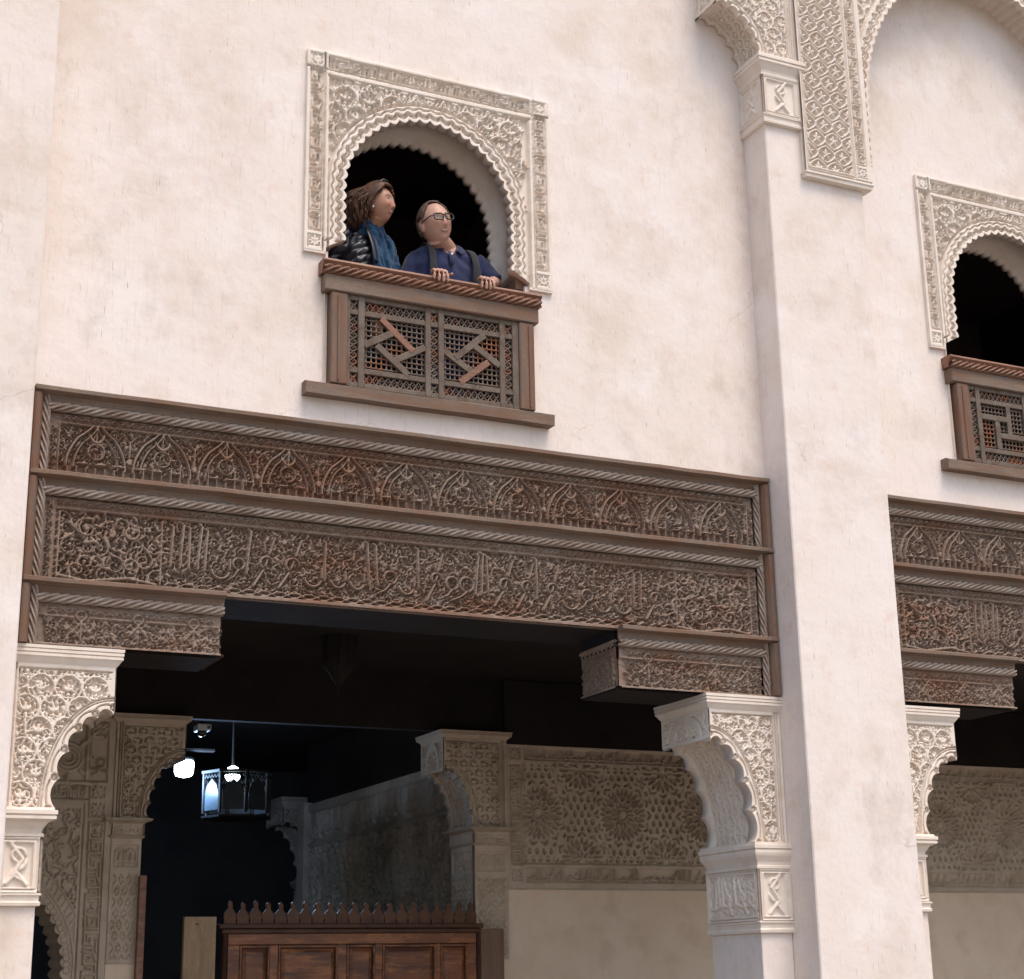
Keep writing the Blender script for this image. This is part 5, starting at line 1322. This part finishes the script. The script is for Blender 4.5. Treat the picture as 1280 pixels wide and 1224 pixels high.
    sb.loft(torso_rings([(ch+np.array([0, .03, -.78]), .185, .135), (ch+np.array([0, .02, -.45]), .195, .145), (ch+np.array([0, .0, -.18]), .215, .145), (ch+np.array([0, -.005, .0]), .225, .142), (ch+np.array([0, -.008, .085]), .212, .118), (ch+np.array([0, -.005, .135]), .165, .092), (ch+np.array([0, -.004, .160]), .115, .080), (ch+np.array([0, -.002, .185]), .080, .068)], B))
    sl = [Rs+np.array([.02, 0, .02]), Rs, (Rs*.45+Re*.55), Rs*.1+Re*.9, Re*.92+Rw*.08]; sb.tube(sl, [.056, .062, .060, .062, .060], 18)
    sl = [Ls+np.array([-.02, 0, .02]), Ls, (Ls*.5+Le*.5), Le*.85+Ls*.15, Le*.98+Lw*.02]; sb.tube(sl, [.056, .062, .062, .063, .062], 18)
    def wr(v):
        x, y, z = v.T
        rgw = np.random.RandomState(3); d = 0*x
        for q in range(7):
            a_ = rgw.uniform(-.5, .9); fq = rgw.uniform(18, 60); d = d+.0016*np.sin((x*math.cos(a_)+z*math.sin(a_)*1.6+.6*y)*fq+rgw.uniform(0, 6)+1.5*np.sin(x*17*rgw.rand()+z*23*rgw.rand()))
        return d*np.clip((5.68-z)/.08, .15, 1)
    # neckline: cut a V by leaving the front of the neck open
    shirt, sw = fuse('polo_shirt', sb, M['polo'], t, .006, 9, .5, wr)
    bm = bmesh.new(); bm.from_mesh(shirt.data); o_ = ORG[t.name]
    kill = []
    for v in bm.verts:
        p = np.array(v.co)+o_; q = (p-nb)
        if (q[2] > -.075+.95*abs(q[0]+.006)-.02 and q[1] < .0 and abs(q[0]+.006) < .062) or (q[2] > .018): kill.append(v)
    bmesh.ops.delete(bm, geom=kill, context='VERTS'); bm.to_mesh(shirt.data); bm.free()
    sm = shirt.modifiers.new('t', 'SOLIDIFY'); sm.thickness = .004; sm.offset = -1
    # collar flaps, placket, button, straps
    for s in (-1, 1):
        pts_in = [nb+np.array([s*.070, .03, .030]), nb+np.array([s*.073, -.010, .022]), nb+np.array([s*.058, -.050, -.004]), nb+np.array([s*.026-.006, -.088, -.060])]
        pts_out = [nb+np.array([s*.095, .03, -.002]), nb+np.array([s*.108, -.025, -.012]), nb+np.array([s*.104, -.076, -.038]), nb+np.array([s*.060, -.108, -.082])]
        G = np.array([[pts_in[i]+(pts_out[i]-pts_in[i])*u+np.array([0, -.008*math.sin(u*PI), .012*math.sin(u*PI)]) for i in range(4)] for u in np.linspace(0, 1, 5)])
        c_ = sheet('collar', G if s > 0 else G[:, ::-1], M['polo'], t, True); k = c_.modifiers.new('t', 'SOLIDIFY'); k.thickness = .006
        cc = c_.modifiers.new('s', 'SUBSURF'); cc.levels = cc.render_levels = 2
    fy = lambda z: .235-.148-.006
    MB().tube([nb+np.array([-.008, -.094, -.066]), nb+np.array([-.010, -.120, -.105]), nb+np.array([-.012, -.134, -.165])], [(.014, .005)]*3, 8, ref=(0, 1, 0.2)).build('placket', M['polo'], t, True)
    bt = nb+np.array([-.008, -.1235, -.092]); MB().ell(bt, (.0068, .004, .0068)).build('button', M['pearl'], t, True)
    for s in (-1, 1):
        x = 3.56+s*.125; pts = [(x-s*.01, .285, 5.680), (x, .220, 5.700), (x+s*.006, .138, 5.668), (x+s*.008, .083, 5.610), (x+s*.010, .060, 5.540), (x+s*.012, .060, 5.395), (x+s*.02, .075, 5.295)]
        G = np.array([[np.array(p)+np.array([d, -.008-.004*(1-abs(d)/.022), .004]) for p in pts] for d in np.linspace(-.022, .022, 5)])
        st = sheet('backpack_strap', G, M['strap'], t, True); k = st.modifiers.new('t', 'SOLIDIFY'); k.thickness = .007; k.offset = 0; q = st.modifiers.new('s', 'SUBSURF'); q.levels = q.render_levels = 2
    return t
man()
# ------------------------------------------------------------------ woman
def woman():
    fx = lambda px, py, y: np.array([at(px, py, y)[0], y, at(px, py, y)[1]])
    hc = fx(473, 257, .10); A = axes(math.radians(42), math.radians(4), math.radians(3)); B = axes(math.radians(30), 0, 0)
    t = thing('person', 'person with wavy brown hair in a black quilted jacket and blue scarf', 'person', (3.04, .3, 4.12))
    S_ = .95
    mb = MB(); v, f = grid_tri(to_world(head_grid(female=True, sc=S_), hc, A)); mb.raw(v, f)
    for s in (-1, 1): mb.ell(to_world([(s*.077, -.006, -.010)], hc, A)[0], (.008, .016, .027), A, 12, 8)
    nb = np.array([3.080, .195, 5.700]); jaw = to_world([(0, -.010, -.080)], hc, A)[0]
    mb.tube([nb+np.array([0, .02, -.06]), nb, nb*.5+jaw*.5, jaw, jaw+np.array([0, .01, .05])], [.06, .052, .047, .048, .045], 18)
    ch = np.array([3.065, .235, 5.535])
    mb.loft(torso_rings([(ch+np.array([0, .02, -.85]), .15, .10), (ch+np.array([0, .02, -.5]), .13, .10), (ch+np.array([0, .0, -.2]), .14, .10), (ch, .155, .10), (ch+np.array([0, -.005, .12]), .13, .08), (ch+np.array([0, -.01, .18]), .06, .05)], B))
    for s in (-1, 1): mb.tube([(3.04+s*.08, .27, 4.62), (3.04+s*.085, .27, 4.40), (3.04+s*.09, .28, 4.20), (3.04+s*.09, .21, 4.150)], [.08, .06, .045, .04], 14)
    mb.tube([(3.04, .265, 4.72), (3.04, .265, 4.55)], [.14, .12], 18)
    # forearms folded behind the rail
    Rs, Re, Rw = np.array([2.935, .200, 5.700]), np.array([2.868, .18, 5.42]), np.array([2.975, .085, 5.30])
    Ls, Le, Lw = np.array([3.19, .285, 5.63]), np.array([3.22, .25, 5.38]), np.array([3.09, .09, 5.25])
    for a_, b_, c_, sd in ((Rs, Re, Rw, 1), (Ls, Le, Lw, -1)):
        mb.tube([a_, (a_+b_)/2, b_, (b_+c_)/2, c_], [.05, .042, .038, .032, .024], 12)
        mb.ell(c_+np.array([sd*.035, -.004, 0]), (.045, .022, .034))
        for k in range(4): finger(mb, [tuple(c_+np.array([sd*.05, -.006, .022-.015*k])), tuple(c_+np.array([sd*.085, -.012, .024-.016*k])), tuple(c_+np.array([sd*(.118-.006*abs(k-1)), .0, .022-.016*k]))], .0085, .0065)
        finger(mb, [tuple(c_+np.array([sd*.02, -.005, .02])), tuple(c_+np.array([sd*.045, -.012, .045])), tuple(c_+np.array([sd*.07, -.01, .055]))], .010, .0075)
    body, w_ = fuse('body', mb, M['skin'], t, .0040, 2, .5)
    Av = A*1.0; C = face_paint((w_-hc)/S_+hc, hc, A, (.40, .20, .125), (.36, .10, .085), (.03, .018, .012), (.02, .012, .01), True, .9)
    C[w_[:, 2] < 4.95] = (.02, .022, .03); paint(body, C)
    # hair: cap, swept back mass and many waving locks
    rg = np.random.RandomState(5); mbh = MB()
    P = head_grid(.016, female=True, sc=S_); n, m_, _ = P.shape; ph = np.linspace(-PI, PI, m_+1)[:-1]; a = np.abs(ph)[None, :]; Z = P[..., 2]
    line = np.where(a < .55, .088+0*a, np.where(a < 1.25, .088-(a-.55)/.70*.070, np.where(a < 1.5, .018-(a-1.25)/.25*.06, -.07)))
    m2 = Z > line; W = to_world(P.reshape(-1, 3), hc, A); fs = []
    for i in range(n-1):
        for j in range(m_):
            k = (j+1) % m_
            if m2[i, j] and m2[i+1, j] and m2[i, k] and m2[i+1, k]: fs.append((i*m_+j, (i+1)*m_+j, (i+1)*m_+k, i*m_+k))
    cap = add('hair_cap', W, fs, M['hair_b'], t, True); sm = cap.modifiers.new('t', 'SOLIDIFY'); sm.thickness = .016; sm.offset = -1
    for k in range(760):
        u = rg.rand(); s = 1 if rg.rand() < .66 else -1            # person's right side faces the camera
        st = np.array([s*(.02+.058*u), .045-.10*rg.rand()+.02, .115-.055*u-.02*rg.rand()])
        st = st/np.linalg.norm(st/np.array([.080, .105, .128]))*1.07
        ln = .13+.10*rg.rand(); pts = []; ph0 = rg.rand()*6; am = .014+.014*rg.rand()
        back = .07+.10*rg.rand(); outw = .02+.06*rg.rand()
        for q in range(11):
            w__ = q/10; wob = am*math.sin(ph0+w__*9.5)*w__
            p = st+np.array([s*(outw*math.sin(w__*PI*.75)+wob*.7), -back*(1-(1-w__)**2)-.02*w__+wob, -ln*w__**1.25+.012*math.sin(w__*PI)])
            # stay outside the skull and behind the cheek
            e = np.array([.084, .112, .130]); dd = np.linalg.norm(p/e)
            if dd < 1.05 and p[2] > -.09: p = p/dd*1.05
            if p[2] < .03: p[1] = min(p[1], .012-.03*max(0, -p[2])/.1)
            pts.append(to_world([p*S_], hc, A)[0])
        r = .0026+.0020*rg.rand(); mbh.tube(pts, [r*.6, r, r*1.15, r*1.2, r*1.2, r*1.15, r*1.1, r, r*.85, r*.6, r*.25], 5)
    mbh.build('hair', M['hair_b'], t, True)
    # pushed-up sunglasses, earring
    sg = MB(); q_ = [to_world([p], hc, A)[0] for p in ((.080, -.028, .030), (.079, .005, .066), (.066, .040, .106), (.040, .060, .128), (0, .066, .136), (-.040, .060, .128))]
    sg.tube(q_, [.0035, .004, .005, .009, .007, .009], 8); sg.build('sunglasses', M['frame'], t, True)
    MB().ell(to_world([(.084, .004, -.038)], hc, A)[0], (.0075, .0075, .0085)).build('earring', M['pearl'], t, True)
    # quilted jacket
    jb = MB()
    jb.loft(torso_rings([(ch+np.array([0, .03, -.62]), .175, .145), (ch+np.array([0, .02, -.35]), .178, .145), (ch+np.array([-.0, .005, -.12]), .182, .140), (ch+np.array([0, .0, .03]), .178, .130), (ch+np.array([0, .0, .11]), .150, .105), (ch+np.array([0, .0, .165]), .090, .08)], B))
    jb.tube([Rs+np.array([.03, 0, .015]), Rs+np.array([-.006, 0, 0]), (Rs+Re)/2+np.array([-.022, -.01, 0]), Re+np.array([-.03, -.005, .01]), (Re+Rw)/2, Rw], [.066, .074, .076, .078, .062, .045], 20)
    jb.tube([Ls+np.array([-.03, 0, .015]), Ls, (Ls+Le)/2, Le, (Le+Lw)/2, Lw], [.060, .066, .066, .064, .055, .042], 20)
    def quilt(v):
        x, y, z = v.T
        d = np.abs(np.sin((z-.30*(x-2.9)+.008*np.sin(x*23+y*31))*PI/.046))
        return .011*(d**.6)-.005+.0035*np.sin(x*70+z*45+2*np.sin(y*50))+.002*np.sin(x*150-z*90)
    jk, jw = fuse('jacket', jb, M['jacket'], t, .006, 2, .5, quilt)
    # open the jacket front where the scarf shows
    fr = B[:, 1]; rt = B[:, 0]
    bm = bmesh.new(); bm.from_mesh(jk.data); o_ = ORG[t.name]; kill = []
    for v in bm.verts:
        p = np.array(v.co)+o_-ch; lx, ly = p @ rt, p @ fr
        if ly > .02 and -.115 < lx < .062-.10*max(0, p[2]) and p[2] > -.5 and ly > .055: kill.append(v)
        elif p[2] > .175: kill.append(v)
    bmesh.ops.delete(bm, geom=kill, context='VERTS'); bm.to_mesh(jk.data); bm.free()
    sm = jk.modifiers.new('t', 'SOLIDIFY'); sm.thickness = .012; sm.offset = -1
    # lapel with studs
    lp = [ch+rt*.055+fr*.075+np.array([0, 0, .160]), ch+rt*.072+fr*.122+np.array([0, 0, .09]), ch+rt*.070+fr*.148+np.array([0, 0, .01]), ch+rt*.066+fr*.158+np.array([0, 0, -.08])]
    G = np.array([[p+rt*d+fr*(.012*math.sin((d+.002)/.05*PI)) for p in lp] for d in np.linspace(0, .040, 6)])
    la = sheet('lapel', G, M['jacket'], t, True); k = la.modifiers.new('t', 'SOLIDIFY'); k.thickness = .010; q = la.modifiers.new('s', 'SUBSURF'); q.levels = q.render_levels = 2
    for px, py in ((457, 303), (457.5, 324), (448.5, 280)):
        c_ = np.array([at(px, py, .105)[0], .105, at(px, py, .105)[1]]); MB().ell(c_, (.0075, .006, .0075) if px > 450 else (.005, .004, .005)).build('stud', M['metal'], t, True)
    # scarf: ring round the neck and hanging folds
    sc = MB()
    for k in range(3):
        pts = [nb+np.array([.076*math.cos(q)*(1+.05*k), .070*math.sin(q)*(1+.08*k)-.005, .018-.026*k+.012*math.sin(q*2+k)]) for q in np.linspace(0, 2*PI, 19)]
        sc.tube(pts, .024, 10)
    for k in range(7):
        d = -.115+.028*k; tp = nb+fr*(.062+.012*math.sin(k*1.7))+rt*d*.8+np.array([0, 0, -.012-.006*(k % 2)])
        pts = [tp, ch+rt*(d*1.05)+fr*(.120+.012*math.sin(k*2.1))+np.array([0, 0, .07]), ch+rt*(d*1.0+.005)+fr*(.142+.014*math.cos(k*2.3))+np.array([0, 0, -.03]), ch+rt*d*.92+fr*(.145+.012*math.sin(k*1.3))+np.array([0, 0, -.16])]
        pts = [pts[0], pts[0]*.5+pts[1]*.5+fr*.008, pts[1], pts[1]*.5+pts[2]*.5, pts[2], pts[3]]
        sc.tube(pts, [.017, .022, .024, .024, .023, .021], 10)
    fuse('scarf', sc, M['scarf'], t, .005, 3, .5, lambda v: .003*np.sin(v[:, 0]*140+v[:, 2]*45+2*np.sin(v[:, 2]*30)))
    return t
woman()
